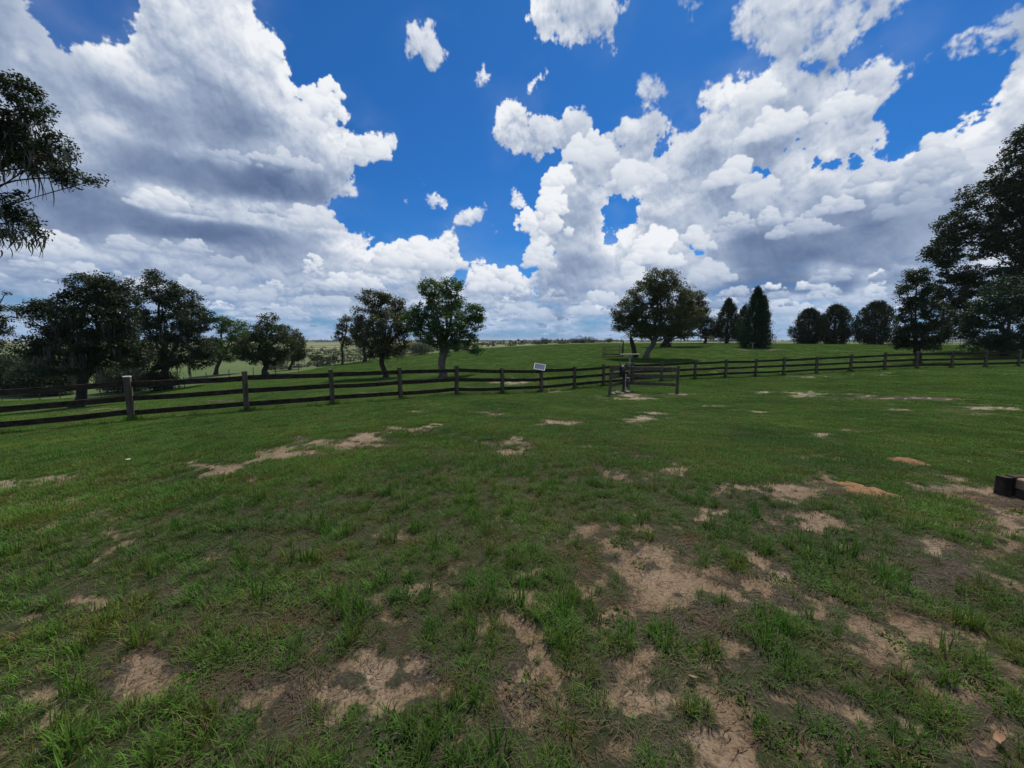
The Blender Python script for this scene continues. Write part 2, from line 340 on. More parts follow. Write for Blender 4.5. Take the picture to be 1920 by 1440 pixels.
# ------------------------------------------------------------------ helpers
rng=np.random.RandomState(5); random.seed(5)
def new_obj(name,me,parent=None,mat=None):
    o=bpy.data.objects.new(name,me); scene.collection.objects.link(o)
    if parent is not None: o.parent=parent
    if mat is not None and me is not None and not me.materials: me.materials.append(mat)
    return o
def tag(o,label=None,cat=None,group=None,kind=None):
    if label: o['label']=label
    if cat: o['category']=cat
    if group: o['group']=group
    if kind: o['kind']=kind
    return o
def empty(name,loc,label,cat,group=None,rz=0.0):
    o=bpy.data.objects.new(name,None); scene.collection.objects.link(o); o.location=loc; o.rotation_euler=(0,0,rz); o.empty_display_size=0.2
    return tag(o,label,cat,group)
def mesh_np(name,V,Fc,attrs=None,smooth=False):
    # V (n,3), Fc (m,k) all faces with the same number of corners
    me=bpy.data.meshes.new(name); V=np.asarray(V,np.float32); Fc=np.asarray(Fc,np.int32)
    m,k=Fc.shape
    me.vertices.add(len(V)); me.vertices.foreach_set('co',V.ravel())
    me.loops.add(m*k); me.loops.foreach_set('vertex_index',Fc.ravel())
    me.polygons.add(m); me.polygons.foreach_set('loop_start',np.arange(0,m*k,k,dtype=np.int32))
    me.polygons.foreach_set('loop_total',np.full(m,k,np.int32))
    if smooth: me.polygons.foreach_set('use_smooth',np.ones(m,bool))
    me.update(calc_edges=True)
    for an,a in (attrs or {}).items():
        at=me.attributes.new(an,'FLOAT','POINT'); at.data.foreach_set('value',np.asarray(a,np.float32))
    return me
class MB:
    def __init__(s): s.v=[]; s.f=[]
    def add(s,vs,fs):
        b=len(s.v); s.v+= [tuple(v) for v in vs]; s.f+=[tuple(b+i for i in f) for f in fs]
    def box(s,c,size,ax=(1,0,0),up=(0,0,1),jit=0.0,bev=0.0):
        ax=Vector(ax).normalized(); up=Vector(up); ay=up.cross(ax).normalized(); up=ax.cross(ay).normalized()
        hx,hy,hz=size[0]/2,size[1]/2,size[2]/2; c=Vector(c)
        b=min(bev,hy*0.8,hz*0.8)
        ring=[(-hy+b,-hz),(hy-b,-hz),(hy,-hz+b),(hy,hz-b),(hy-b,hz),(-hy+b,hz),(-hy,hz-b),(-hy,-hz+b)] if b>0 else [(-hy,-hz),(hy,-hz),(hy,hz),(-hy,hz)]
        n=len(ring); vs=[]
        for sx in (-1,1):
            for (y,z) in ring:
                vs.append(c+ax*(sx*hx)+ay*(y+random.uniform(-jit,jit))+up*(z+random.uniform(-jit,jit)))
        fs=[(i,(i+1)%n,n+(i+1)%n,n+i) for i in range(n)]+[tuple(reversed(range(n))),tuple(range(n,2*n))]
        s.add(vs,fs)
    def tube(s,pts,rad,n=8,cap=True):
        pts=[Vector(p) for p in pts]
        if not hasattr(rad,'__len__'): rad=[rad]*len(pts)
        b=len(s.v); vs=[];fs=[]
        for i,p in enumerate(pts):
            t=(pts[min(i+1,len(pts)-1)]-pts[max(i-1,0)]).normalized()
            a=t.cross(Vector((0.3,0.9,0.2))).normalized()
            if a.length<0.1: a=t.cross(Vector((1,0,0))).normalized()
            bb=t.cross(a)
            for k in range(n):
                th=2*math.pi*k/n; vs.append(p+(a*math.cos(th)+bb*math.sin(th))*rad[i])
        for i in range(len(pts)-1):
            for k in range(n):
                fs.append((i*n+k,i*n+(k+1)%n,(i+1)*n+(k+1)%n,(i+1)*n+k))
        if cap: fs+= [tuple(range(n))[::-1],tuple((len(pts)-1)*n+k for k in range(n))]
        s.add(vs,fs)
    def mesh(s,name,smooth=False):
        me=bpy.data.meshes.new(name); me.from_pydata(s.v,[],s.f); me.update()
        if smooth: me.polygons.foreach_set('use_smooth',[True]*len(me.polygons))
        return me
    def build(s,name,mat,parent=None,smooth=False):
        return new_obj(name,s.mesh(name,smooth),parent,mat)
# ------------------------------------------------------------------ materials
def mat_new(name):
    m=bpy.data.materials.new(name); m.use_nodes=True; nt=m.node_tree; nt.nodes.clear()
    return m,nt,nt.nodes,nt.links
def noise_node(N,L,vec,scale,detail=4,rough=0.6):
    n=N.new('ShaderNodeTexNoise'); n.inputs['Scale'].default_value=scale; n.inputs['Detail'].default_value=detail; n.inputs['Roughness'].default_value=rough
    if vec is not None: L.new(vec,n.inputs['Vector'])
    return n
def ramp(N,L,fac,stops):
    r=N.new('ShaderNodeValToRGB'); cr=r.color_ramp
    while len(cr.elements)<len(stops): cr.elements.new(0.5)
    for e,(p,c) in zip(cr.elements,stops): e.position=p; e.color=(c[0],c[1],c[2],1) if hasattr(c,'__len__') else (c,c,c,1)
    L.new(fac,r.inputs[0]); return r
def mixc(N,L,f,a,b,mode='MIX'):
    m=N.new('ShaderNodeMix'); m.data_type='RGBA'; m.blend_type=mode
    for s,x in (('Factor',f),('A',a),('B',b)):
        if hasattr(x,'links') or hasattr(x,'is_output'): L.new(x,m.inputs[s])
        elif hasattr(x,'__len__'): m.inputs[s].default_value=(x[0],x[1],x[2],1)
        else: m.inputs[s].default_value=x
    return m.outputs['Result']
def simple_mat(name,c1,c2,scale=8,rough=0.8,stretch=(1,1,1),bump=0.3,detail=6,metal=0.0,bscale=None):
    m,nt,N,L=mat_new(name)
    tc=N.new('ShaderNodeTexCoord'); mp=N.new('ShaderNodeMapping'); mp.inputs['Scale'].default_value=stretch
    L.new(tc.outputs['Object'],mp.inputs[0])
    n=noise_node(N,L,mp.outputs[0],scale,detail,0.65)
    r=ramp(N,L,n.outputs['Fac'],[(0.3,c1),(0.7,c2)])
    p=N.new('ShaderNodeBsdfPrincipled'); p.inputs['Roughness'].default_value=rough; p.inputs['Metallic'].default_value=metal; p.inputs['Specular IOR Level'].default_value=0.12 if rough>0.75 else 0.5
    L.new(r.outputs[0],p.inputs['Base Color'])
    if bump:
        b=N.new('ShaderNodeBump'); b.inputs['Strength'].default_value=bump; b.inputs['Distance'].default_value=0.01
        L.new(n.outputs['Fac'],b.inputs['Height']); L.new(b.outputs[0],p.inputs['Normal'])
    o=N.new('ShaderNodeOutputMaterial'); L.new(p.outputs[0],o.inputs[0])
    return m
def leaf_mat(name,dark,light,warm,trans=0.25):
    m,nt,N,L=mat_new(name)
    a=N.new('ShaderNodeAttribute'); a.attribute_name='tone'
    r=ramp(N,L,a.outputs['Fac'],[(0.0,dark),(0.6,light),(1.0,warm)])
    d=N.new('ShaderNodeBsdfPrincipled'); d.inputs['Roughness'].default_value=0.55; d.inputs['Specular IOR Level'].default_value=0.25
    L.new(r.outputs[0],d.inputs['Base Color'])
    t=N.new('ShaderNodeBsdfTranslucent'); L.new(r.outputs[0],t.inputs['Color'])
    mx=N.new('ShaderNodeMixShader'); mx.inputs[0].default_value=trans
    L.new(d.outputs[0],mx.inputs[1]); L.new(t.outputs[0],mx.inputs[2])
    o=N.new('ShaderNodeOutputMaterial'); L.new(mx.outputs[0],o.inputs[0])
    return m
M={}
M['post']=simple_mat('weathered_post',(0.050,0.039,0.026),(0.165,0.132,0.088),14,0.9,(1,1,0.12),0.6)
M['rail']=simple_mat('dark_rail',(0.010,0.0078,0.0055),(0.070,0.050,0.034),10,0.85,(0.15,1,1),0.6)
M['board']=simple_mat('grey_board',(0.050,0.041,0.034),(0.145,0.122,0.100),10,0.9,(0.2,1,1),0.5)
M['cap']=simple_mat('pale_cap',(0.45,0.45,0.46),(0.6,0.6,0.62),9,0.5,(1,1,1),0.1)
M['pale_wood']=simple_mat('pale_wood',(0.22,0.20,0.14),(0.36,0.33,0.25),12,0.85,(1,1,0.3),0.3)
M['black_metal']=simple_mat('dark_metal',(0.012,0.013,0.016),(0.035,0.035,0.045),18,0.5,(1,1,1),0.2)
M['galv']=simple_mat('galvanised',(0.16,0.16,0.155),(0.28,0.28,0.27),14,0.5,(1,1,1),0.1,metal=0.3)
M['rust']=simple_mat('rusty_steel',(0.05,0.035,0.025),(0.12,0.09,0.07),18,0.8,(1,1,1),0.3)
M['stone']=simple_mat('stone',(0.10,0.095,0.085),(0.24,0.225,0.20),9,0.9,(1,1,1),0.7)
M['timber_top']=simple_mat('worn_timber',(0.16,0.115,0.07),(0.33,0.25,0.16),8,0.9,(0.25,1,1),0.6)
M['timber']=simple_mat('dark_timber',(0.018,0.014,0.011),(0.080,0.062,0.046),8,0.85,(0.25,1,1),0.5)
M['plastic']=simple_mat('dark_plastic',(0.008,0.010,0.013),(0.02,0.022,0.026),6,0.45,(1,1,1),0.1)
M['mulch']=simple_mat('dark_red_mulch',(0.02,0.008,0.006),(0.09,0.035,0.025),30,0.95,(1,1,1),1.0)
M['white']=simple_mat('white_plastic',(0.6,0.6,0.6),(0.75,0.75,0.75),9,0.4,(1,1,1),0.0)
M['frame']=simple_mat('aluminium_frame',(0.36,0.37,0.40),(0.48,0.49,0.52),9,0.35,(1,1,1),0.0,metal=0.2)
M['cell']=simple_mat('solar_cells',(0.05,0.055,0.12),(0.075,0.08,0.16),5,0.18,(1,1,1),0.0)
M['bark']=simple_mat('oak_bark',(0.024,0.019,0.015),(0.085,0.072,0.058),5,0.95,(1,1,0.25),0.9)
M['bark_pale']=simple_mat('pale_oak_bark',(0.065,0.056,0.044),(0.20,0.178,0.145),5,0.95,(1,1,0.25),0.9)
M['moss']=leaf_mat('hanging_moss',(0.06,0.055,0.048),(0.13,0.12,0.10),(0.16,0.145,0.125),0.2)
M['oak']=leaf_mat('oak_leaves',(0.020,0.036,0.011),(0.050,0.086,0.022),(0.080,0.085,0.032),0.28)
M['oak_green']=leaf_mat('green_oak_leaves',(0.032,0.066,0.014),(0.078,0.150,0.028),(0.12,0.17,0.042),0.30)
M['oak_brown']=leaf_mat('dull_oak_leaves',(0.042,0.050,0.018),(0.105,0.120,0.042),(0.155,0.138,0.062),0.27)
M['oak_dark']=leaf_mat('dark_oak_leaves',(0.014,0.025,0.010),(0.034,0.056,0.017),(0.052,0.058,0.024),0.24)
M['cedar']=leaf_mat('cedar_needles',(0.009,0.026,0.010),(0.022,0.056,0.020),(0.034,0.060,0.020),0.14)
M['cedar_dull']=leaf_mat('dull_cedar_needles',(0.017,0.026,0.011),(0.040,0.056,0.023),(0.064,0.060,0.030),0.17)
M['silver']=leaf_mat('silvery_leaves',(0.06,0.075,0.05),(0.13,0.16,0.10),(0.19,0.21,0.14),0.2)
M['scrub']=leaf_mat('dry_scrub',(0.045,0.055,0.028),(0.11,0.125,0.065),(0.20,0.18,0.12),0.2)
M['hazed_leaf']=leaf_mat('hazed_woods_leaves',(0.035,0.055,0.04),(0.05,0.075,0.05),(0.07,0.09,0.06),0.1)  # distance haze put into the leaf colour: paler and bluer
# ------------------------------------------------------------------ terrain
def pp(x,y,d):
    # the point on the view line through the photograph's pixel (x, y) whose distance ahead (world Y) is d
    X,Y,Z=px_dir(x,y); return (X/Y*d, d, EYE+Z/Y*d)
POSTS=[(248,790,10.3),(463,773,11.6),(624,760,12.7),(751,751,14.2),(856,741,15.75),(942,735,17.25),(1015,735,18.8),(1077,729,20.35),(1131,723,21.9),(1185,718,23.2),(1240,714,24.3),(1302,712,24.9),(1360,708,25.5),(1416,706,26.1),(1468,703,26.8),(1530,700,27.0),(1594,697,27.0),(1658,693,27.05),(1718,691,27.2),(1783,691,27.2),(1847,689,27.2),(1909,687,27.3)]
CTRL=[pp(*p) for p in POSTS[::2]]
CTRL+=[pp(*p) for p in [(140,765,19),(37,751,36),(229,741,38),(304,733,39),(475,706,44),(498,702,46),(560,697,48),(633,684,58),(693,675,66),(722,708,34),(831,707,32),(760,668,75),
  (890,653,100),(957,650,90),(1041,645,88),(1130,643,88),(1210,672,41),(1247,651,62),(1165,642,88),(1060,690,30),(960,665,55),(1413,652,55),(1322,644,75),(1515,645,75),(1635,646,70),(1450,644.5,95),
  (1720,682,35),(1990,660,45),(1880,668,37),(1800,648,70),(1145,742,17.5),(1269,738,18.2),
  (0,660,110),(100,655,200),(100,649,450),(450,690,70),(400,672,130),(450,650,450),(600,668,120),(600,655,300),(600,644,900),(900,646,220),(900,643,600),(1200,643.0,160),(1200,641.5,500),(1500,643.2,160),(1500,641.0,500),(1900,648,120),(1900,642,500),(1900,643,200)]]
for az in (-70,-50,-30,-10,10,30,50,70):
    a=math.radians(az)
    for r,z in ((1.0,0.0),(2.5,0.0),(5,-0.05-0.02*abs(az)/50)): CTRL.append((r*math.sin(a),r*math.cos(a),z))
    for r,z in ((2500,-5.5),(6000,-5.5),(12000,-6)): CTRL.append((r*math.sin(a),r*math.cos(a),z))
for az in (-110,-150,110,150,180):
    a=math.radians(az)
    for r,z in ((1.0,0.0),(5,0),(20,-0.3),(80,-2.0),(400,-5.0),(2500,-5.5),(12000,-6)): CTRL.append((r*math.sin(a),r*math.cos(a),z))
C=np.array(CTRL)
def feat(x,y):
    r=np.maximum(np.hypot(x,y),0.4); az=np.arctan2(x,y)
    return az*2.2, np.log(r)*1.2
cu,cv=feat(C[:,0],C[:,1])
def kern(d2): return 0.5*d2*np.log(d2+1e-9)
def tps_fit():
    n=len(C); K=kern((cu[:,None]-cu)**2+(cv[:,None]-cv)**2)+np.eye(n)*0.0008
    P=np.stack([np.ones(n),cu,cv],1); A=np.zeros((n+3,n+3)); A[:n,:n]=K; A[:n,n:]=P; A[n:,:n]=P.T
    return np.linalg.solve(A,np.concatenate([C[:,2],np.zeros(3)]))
TW=tps_fit()
def ground0(x,y):
    x=np.asarray(x,float); y=np.asarray(y,float); sh=x.shape; x=x.ravel(); y=y.ravel(); o=np.zeros(len(x))
    for i in range(0,len(x),20000):
        u,v=feat(x[i:i+20000],y[i:i+20000])
        o[i:i+20000]=kern((u[:,None]-cu)**2+(v[:,None]-cv)**2)@TW[:-3]+TW[-3]+TW[-2]*u+TW[-1]*v
    return o.reshape(sh)
def wn(x,y,cell,seed,octs=4,gain=0.55):
    o=np.zeros(np.shape(x),np.float32); a=1.0;t=0
    for k in range(octs):
        o+=a*perlin(np.asarray(x,float)/cell+37.3,np.asarray(y,float)/cell+91.7,1024,seed+k); t+=a; a*=gain; cell/=2
    return o/t*1.6
def to_px(x,y,z):
    c,s=math.cos(PITCH),math.sin(PITCH); zz=z-EYE
    f=c*y+s*zz; v=-s*y+c*zz
    f=np.where(f<0.2,np.nan,f)
    return CX+F0*x/f, CY-F0*v/f
# bare sand seen in the photograph: x, y, rx, ry, strength
SAND=[(20,912,45,7,1),(105,904,45,9,1),(30,935,50,6,.9),(70,946,60,6,.8),(190,898,40,5,.7),(425,880,42,12,1),(385,868,30,6,.8),(520,850,60,11,.9),(480,858,30,6,.9),(610,832,55,8,.9),(690,821,28,7,.9),(745,806,40,6,.8),(800,799,30,4,.7),(925,775,26,3,.7),
 (1045,793,36,5,1),(940,846,40,9,.9),(920,828,45,6,.8),(1000,835,25,4,.6),(1205,786,30,7,1),(1222,775,18,4,.9),(1150,890,36,7,.9),(1175,744,40,7,.75),(1215,746,45,4,.7),(1130,743,18,3,.7),(1275,740,20,3,.9),(1430,736,20,3,.9),(1530,738,62,5,.8),(1500,744,36,3,.7),(1640,745,55,4,.6),(1740,748,70,5,.5),
 (1860,768,80,9,.6),(1690,768,26,3,.8),(1545,812,26,5,.9),(1585,808,30,4,.9),(1420,772,30,3,.7),(1330,760,30,3,.6),(1300,880,36,8,.9),(1490,920,70,14,.85),(1380,918,28,8,.85),(1365,955,26,7,.8),(1320,972,24,7,.85),(1545,985,55,8,.8),(1450,968,40,8,.6),
 (1200,1028,50,13,.85),(1080,1000,45,14,.7),(1265,1095,90,44,.95),(1370,1105,50,22,.7),(1440,1080,40,20,.7),(1140,1140,42,30,.85),(1110,1115,30,20,.7),(1490,1140,50,12,.8),(1640,1165,60,20,.75),(1700,1195,90,30,.85),(1670,1235,70,26,.75),(1020,1200,50,34,.9),(1020,1265,46,26,.9),(1380,1230,40,25,.85),
 (1180,1325,85,58,.95),(1130,1290,60,30,.7),(1400,1345,36,28,.7),(1400,1395,70,36,.75),(1830,1290,70,20,.7),(1865,1385,30,22,.8),(1580,1400,60,30,.6),(280,1257,50,22,.9),(260,1108,50,26,.8),(150,1138,30,9,.8),(350,1112,28,12,.8),(585,1070,24,8,.85),(780,1104,56,14,.9),(670,1292,40,15,.85),
 (785,1300,36,40,.85),(740,1425,70,22,.9),(880,1165,40,12,.6),(880,1070,28,12,.6),(700,1008,40,10,.6),(400,1340,60,18,.5),(1750,1022,50,14,.8),(1870,975,60,9,.9),(1880,1000,60,9,.8),(1870,1030,50,8,.8),(1900,845,30,4,.8),(1740,870,26,4,.7),(1400,770,30,3,.6),
 (600,742,70,4,.45),(720,738,90,4,.5),(480,735,60,4,.4),(850,725,60,3,.45),(960,718,55,4,.75),(1000,712,40,3,.6),(1040,733,40,4,.6),(420,752,60,5,.45),(330,762,90,5,.5),(60,772,110,6,.55),(180,768,90,6,.55),(1380,700,70,3,.5),(1520,706,80,4,.5),(1640,702,80,3,.4),(1420,655,50,2,.7)]
DARKTHATCH=[(1890,935,50,22,1),(1880,960,60,20,.8),(560,1030,120,22,.7),(1760,1080,60,50,.8),(1500,1100,60,40,.5),(1330,1160,60,30,.7),(960,1300,40,40,.5),(1250,1400,80,40,.7),(1550,1330,80,60,.7),(1850,1400,90,60,.8),(560,1300,60,50,.5),(480,1300,90,40,.5),(300,1130,90,30,.5),(240,1260,90,40,.6),(640,860,60,8,.3),(1700,760,120,20,.5),(820,1250,60,60,.4),(1220,1180,80,30,.5),(150,745,150,10,.5)]
SAND=[(x,y,rx*1.1,ry*1.15,s*1.15) if (x<820 and 780<y<960) else (x,y,rx,ry,s) for x,y,rx,ry,s in SAND]
def ellipse_field(px,py,lst):
    o=np.zeros(px.shape)
    for (x,y,rx,ry,s) in lst:
        k=(np.abs(px-x)<rx*2.5)&(np.abs(py-y)<ry*2.5)
        if not k.any(): continue
        q=((px[k]-x)/rx)**2+((py[k]-y)/ry)**2
        v=s*np.exp(-q*0.9)
        o[k]=np.maximum(o[k],v)
    return o
RMAX=14000.0
radii=[0.0,0.35]
while radii[-1]<RMAX: radii.append(radii[-1]*1.0165+0.0015)
radii=np.array(radii); nr=len(radii)
azs=np.concatenate([np.linspace(-180,-62,30,endpoint=False),np.linspace(-62,62,520,endpoint=False),np.linspace(62,180,30,endpoint=False)]); na=len(azs)
RR,AA=np.meshgrid(radii,np.radians(azs),indexing='ij')
TX=RR*np.sin(AA); TY=RR*np.cos(AA)
TZ=ground0(TX,TY); TZ[0]=TZ[1].mean()
fade=np.clip(1-RR/60,0,1)
TZ+=(wn(TX,TY,3.0,501,3)*0.03+wn(TX,TY,0.5,511,3)*0.010)*fade*np.clip(RR/1.5,0,1)+wn(TX,TY,60,520,4)*0.35*np.clip((RR-110)/200,0,1)
PXX,PYY=to_px(TX,TY,TZ)
PXX=np.nan_to_num(PXX,nan=-9999); PYY=np.nan_to_num(PYY,nan=-9999)
def fields(x,y,px,py):
    # break the outlines up with noise in the ground plane
    r=np.hypot(x,y)
    n1=wn(x,y,0.9,601,5,0.62); n2=wn(x,y,0.16,611,3); n3=wn(x,y,2.6,621,4)
    f_=F0/np.maximum(r,1.0); wu=wn(x,y,0.45,631,5,0.7)*0.34; wv=wn(x,y,0.45,641,5,0.7)*0.40
    sc_=np.clip(r/4,0.6,3.5)**0.6
    s=ellipse_field(px+wu*f_*sc_,py+wv*f_*sc_*EYE/np.maximum(r,1.0)*1.0,SAND)
    near=np.clip((14-r)/8,0,1)
    rightish=np.clip((x/np.maximum(r,0.3)+0.25)*2,0.0,1)
    bare=s*(1.12+0.20*np.clip((r-5)/6,0,1))+n1*0.66+n2*0.62-0.50+near*(0.17+0.26*rightish)*np.clip(n3+0.45,0,1)
    n4=wn(x,y,0.7,651,5,0.68); n5=wn(x,y,4.0,661,3)
    bare+=np.clip((17-r)/6,0,1)*np.clip(n4*1.5-0.36+0.5*n5+0.14*rightish,0,1)*0.72
    bare=np.clip(bare*1.7+0.14,0,1)
    t=ellipse_field(px,py,DARKTHATCH)
    th=t*0.9+n3*0.40+n1*0.45-0.34+0.75*np.clip(s*2.2,0,1)*np.clip(1.15-s,0,1)+near*(0.02+0.20*rightish)
    th=np.clip(th*1.9,0,1)
    return bare,th
BARE,THATCH=fields(TX,TY,PXX,PYY)
TZ-=BARE*0.018*np.clip(1-RR/30,0,1)
# the mown field ends at the wire fence; rough dry pasture lies beyond it
EDGE=[(-300,757),(37,751),(229,741),(304,733),(475,707),(560,697),(633,684),(693,675),(760,667),(830,661),(890,654),(957,650),(1041,646),(1130,643.6),(1300,643),(1500,644.5),(1700,646.0),(1800,646.5),(2400,647)]
ex=np.array([e[0] for e in EDGE],float); ey=np.array([e[1] for e in EDGE],float)
edge_y=np.interp(PXX,ex,ey)
rough_r=np.clip((RR-30)/8,0,1)
BEY=np.clip((edge_y-PYY)/1.2,0,1)*rough_r
BEY=np.where(PYY<-9000,np.clip((RR-90)/20,0,1),BEY)
BEY=np.where(np.abs(AA)>math.radians(64),np.clip((RR-90)/20,0,1),BEY)
def tri_grid():
    i=np.arange(nr-1)[:,None]; j=np.arange(na)[None,:]; j2=(j+1)%na
    return np.stack([i*na+j,(i+1)*na+j,(i+1)*na+j2,i*na+j2],-1).reshape(-1,4)
me=mesh_np('ground',np.stack([TX,TY,TZ],-1).reshape(-1,3),tri_grid(),{'bare':BARE.ravel(),'thatch':THATCH.ravel(),'pasture':BEY.ravel(),'worn':(0.88*np.clip(1-(RR-4.5)/10,0,1)).ravel()},True)  # worn: thin turf round the viewpoint, plus foreground darkening painted into its colour
def ground_mat():
    m,nt,N,L=mat_new('lawn_and_sand')
    geo=N.new('ShaderNodeNewGeometry'); P=geo.outputs['Position']
    def att(n):
        a=N.new('ShaderNodeAttribute'); a.attribute_name=n; return a.outputs['Fac']
    nf=noise_node(N,L,P,60,5,0.7); nm=noise_node(N,L,P,2.2,6,0.65); nl=noise_node(N,L,P,0.16,5,0.6); nx=noise_node(N,L,P,14,5,0.7)
    green=ramp(N,L,nm.outputs['Fac'],[(0.28,GREEN[0]),(0.5,GREEN[1]),(0.72,GREEN[2])])
    gl=ramp(N,L,nl.outputs['Fac'],[(0.35,(0.75,0.78,0.72)),(0.65,(1.18,1.12,1.05))])
    g=mixc(N,L,1.0,green.outputs[0],gl.outputs[0],'MULTIPLY')
    gx=ramp(N,L,nx.outputs['Fac'],[(0.3,(0.55,0.6,0.5)),(0.7,(1.4,1.35,1.3))])
    g=mixc(N,L,1.0,g,gx.outputs[0],'MULTIPLY')
    # dry, thin grass and dead thatch
    thc=ramp(N,L,nf.outputs['Fac'],[(0.3,(0.016,0.013,0.010)),(0.5,(0.046,0.038,0.030)),(0.72,(0.13,0.11,0.085))])
    ta=N.new('ShaderNodeMath'); ta.operation='MULTIPLY_ADD'; L.new(nx.outputs['Fac'],ta.inputs[0]); ta.inputs[1].default_value=1.0; ta.inputs[2].default_value=-0.40
    tb=N.new('ShaderNodeMath'); tb.operation='ADD'; tb.use_clamp=True; L.new(att('thatch'),tb.inputs[0]); L.new(ta.outputs[0],tb.inputs[1])
    soil=ramp(N,L,nx.outputs['Fac'],[(0.3,(0.012,0.015,0.006)),(0.55,(0.032,0.034,0.017)),(0.75,(0.075,0.070,0.043))])  # soil under thin turf, toned darker to paint the dim foreground
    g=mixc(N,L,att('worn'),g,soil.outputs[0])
    c=mixc(N,L,tb.outputs[0],g,thc.outputs[0])
    # sand
    sc=ramp(N,L,nm.outputs['Fac'],[(0.3,(0.14,0.098,0.063)),(0.55,(0.205,0.155,0.107)),(0.75,(0.27,0.228,0.178))])
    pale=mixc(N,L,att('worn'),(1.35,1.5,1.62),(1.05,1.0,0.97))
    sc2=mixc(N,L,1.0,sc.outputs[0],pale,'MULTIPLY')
    sf=ramp(N,L,nf.outputs['Fac'],[(0.34,(0.26,0.25,0.24)),(0.47,(0.80,0.79,0.78)),(0.7,(1.12,1.1,1.08))])
    sand=mixc(N,L,1.0,sc2,sf.outputs[0],'MULTIPLY')
    ba=N.new('ShaderNodeMath'); ba.operation='MULTIPLY_ADD'; L.new(nx.outputs['Fac'],ba.inputs[0]); ba.inputs[1].default_value=1.3; ba.inputs[2].default_value=-0.65
    n5=noise_node(N,L,P,45,4,0.7); bc=N.new('ShaderNodeMath'); bc.operation='MULTIPLY_ADD'; L.new(n5.outputs['Fac'],bc.inputs[0]); bc.inputs[1].default_value=1.2; L.new(ba.outputs[0],bc.inputs[2])
    bd=N.new('ShaderNodeMath'); bd.operation='SUBTRACT'; L.new(bc.outputs[0],bd.inputs[0]); bd.inputs[1].default_value=0.64
    bb=N.new('ShaderNodeMath'); bb.operation='ADD'; L.new(att('bare'),bb.inputs[0]); L.new(bd.outputs[0],bb.inputs[1])
    br=ramp(N,L,bb.outputs[0],[(0.30,0.0),(0.75,1.0)])
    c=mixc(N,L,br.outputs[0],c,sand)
    # rough pasture beyond the wire
    np_=noise_node(N,L,P,0.035,6,0.7); 
    mp=N.new('ShaderNodeMapping'); mp.inputs['Scale'].default_value=(0.004,0.012,0.01); L.new(P,mp.inputs[0])
    nb=noise_node(N,L,mp.outputs[0],1.0,3,0.5)
    pc=ramp(N,L,np_.outputs['Fac'],[(0.3,(0.040,0.062,0.022)),(0.5,(0.085,0.108,0.042)),(0.7,(0.165,0.16,0.088))])
    pb=ramp(N,L,nb.outputs['Fac'],[(0.36,(0.050,0.095,0.028)),(0.50,(0.105,0.14,0.055)),(0.62,(0.34,0.30,0.19))])
    pc2=mixc(N,L,0.5,pc.outputs[0],pb.outputs[0])
    c=mixc(N,L,att('pasture'),c,pc2)
    p=N.new('ShaderNodeBsdfPrincipled'); p.inputs['Roughness'].default_value=0.95; p.inputs['Specular IOR Level'].default_value=0.1
    L.new(c,p.inputs['Base Color'])
    b=N.new('ShaderNodeBump'); b.inputs['Strength'].default_value=0.7; b.inputs['Distance'].default_value=0.02
    ad=N.new('ShaderNodeMath'); ad.operation='ADD'; L.new(nf.outputs['Fac'],ad.inputs[0]); L.new(nx.outputs['Fac'],ad.inputs[1])
    L.new(ad.outputs[0],b.inputs['Height']); L.new(b.outputs[0],p.inputs['Normal'])
    o=N.new('ShaderNodeOutputMaterial'); L.new(p.outputs[0],o.inputs[0])
    return m
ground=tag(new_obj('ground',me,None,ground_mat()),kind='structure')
lr=np.log
def ground_z(x,y):
    x=np.asarray(x,float); y=np.asarray(y,float)
    r=np.hypot(x,y); a=np.degrees(np.arctan2(x,y))
    fi=np.interp(r,radii,np.arange(nr)); fj=np.interp(a,np.append(azs,180.0),np.arange(na+1))
    i=np.minimum(fi.astype(int),nr-2); j=np.minimum(fj.astype(int),na-1); u=fi-i; v=fj-j; j2=(j+1)%na
    return (TZ[i,j]*(1-v)+TZ[i,j2]*v)*(1-u)+(TZ[i+1,j]*(1-v)+TZ[i+1,j2]*v)*u
def gp(x,y,d,sink=0.0):
    # ground point at distance d ahead in the direction of pixel column x (y only for the record)
    X,Y,Z=px_dir(x,y); X=X/Y*d
    return Vector((X,d,float(ground_z(X,d))-sink))
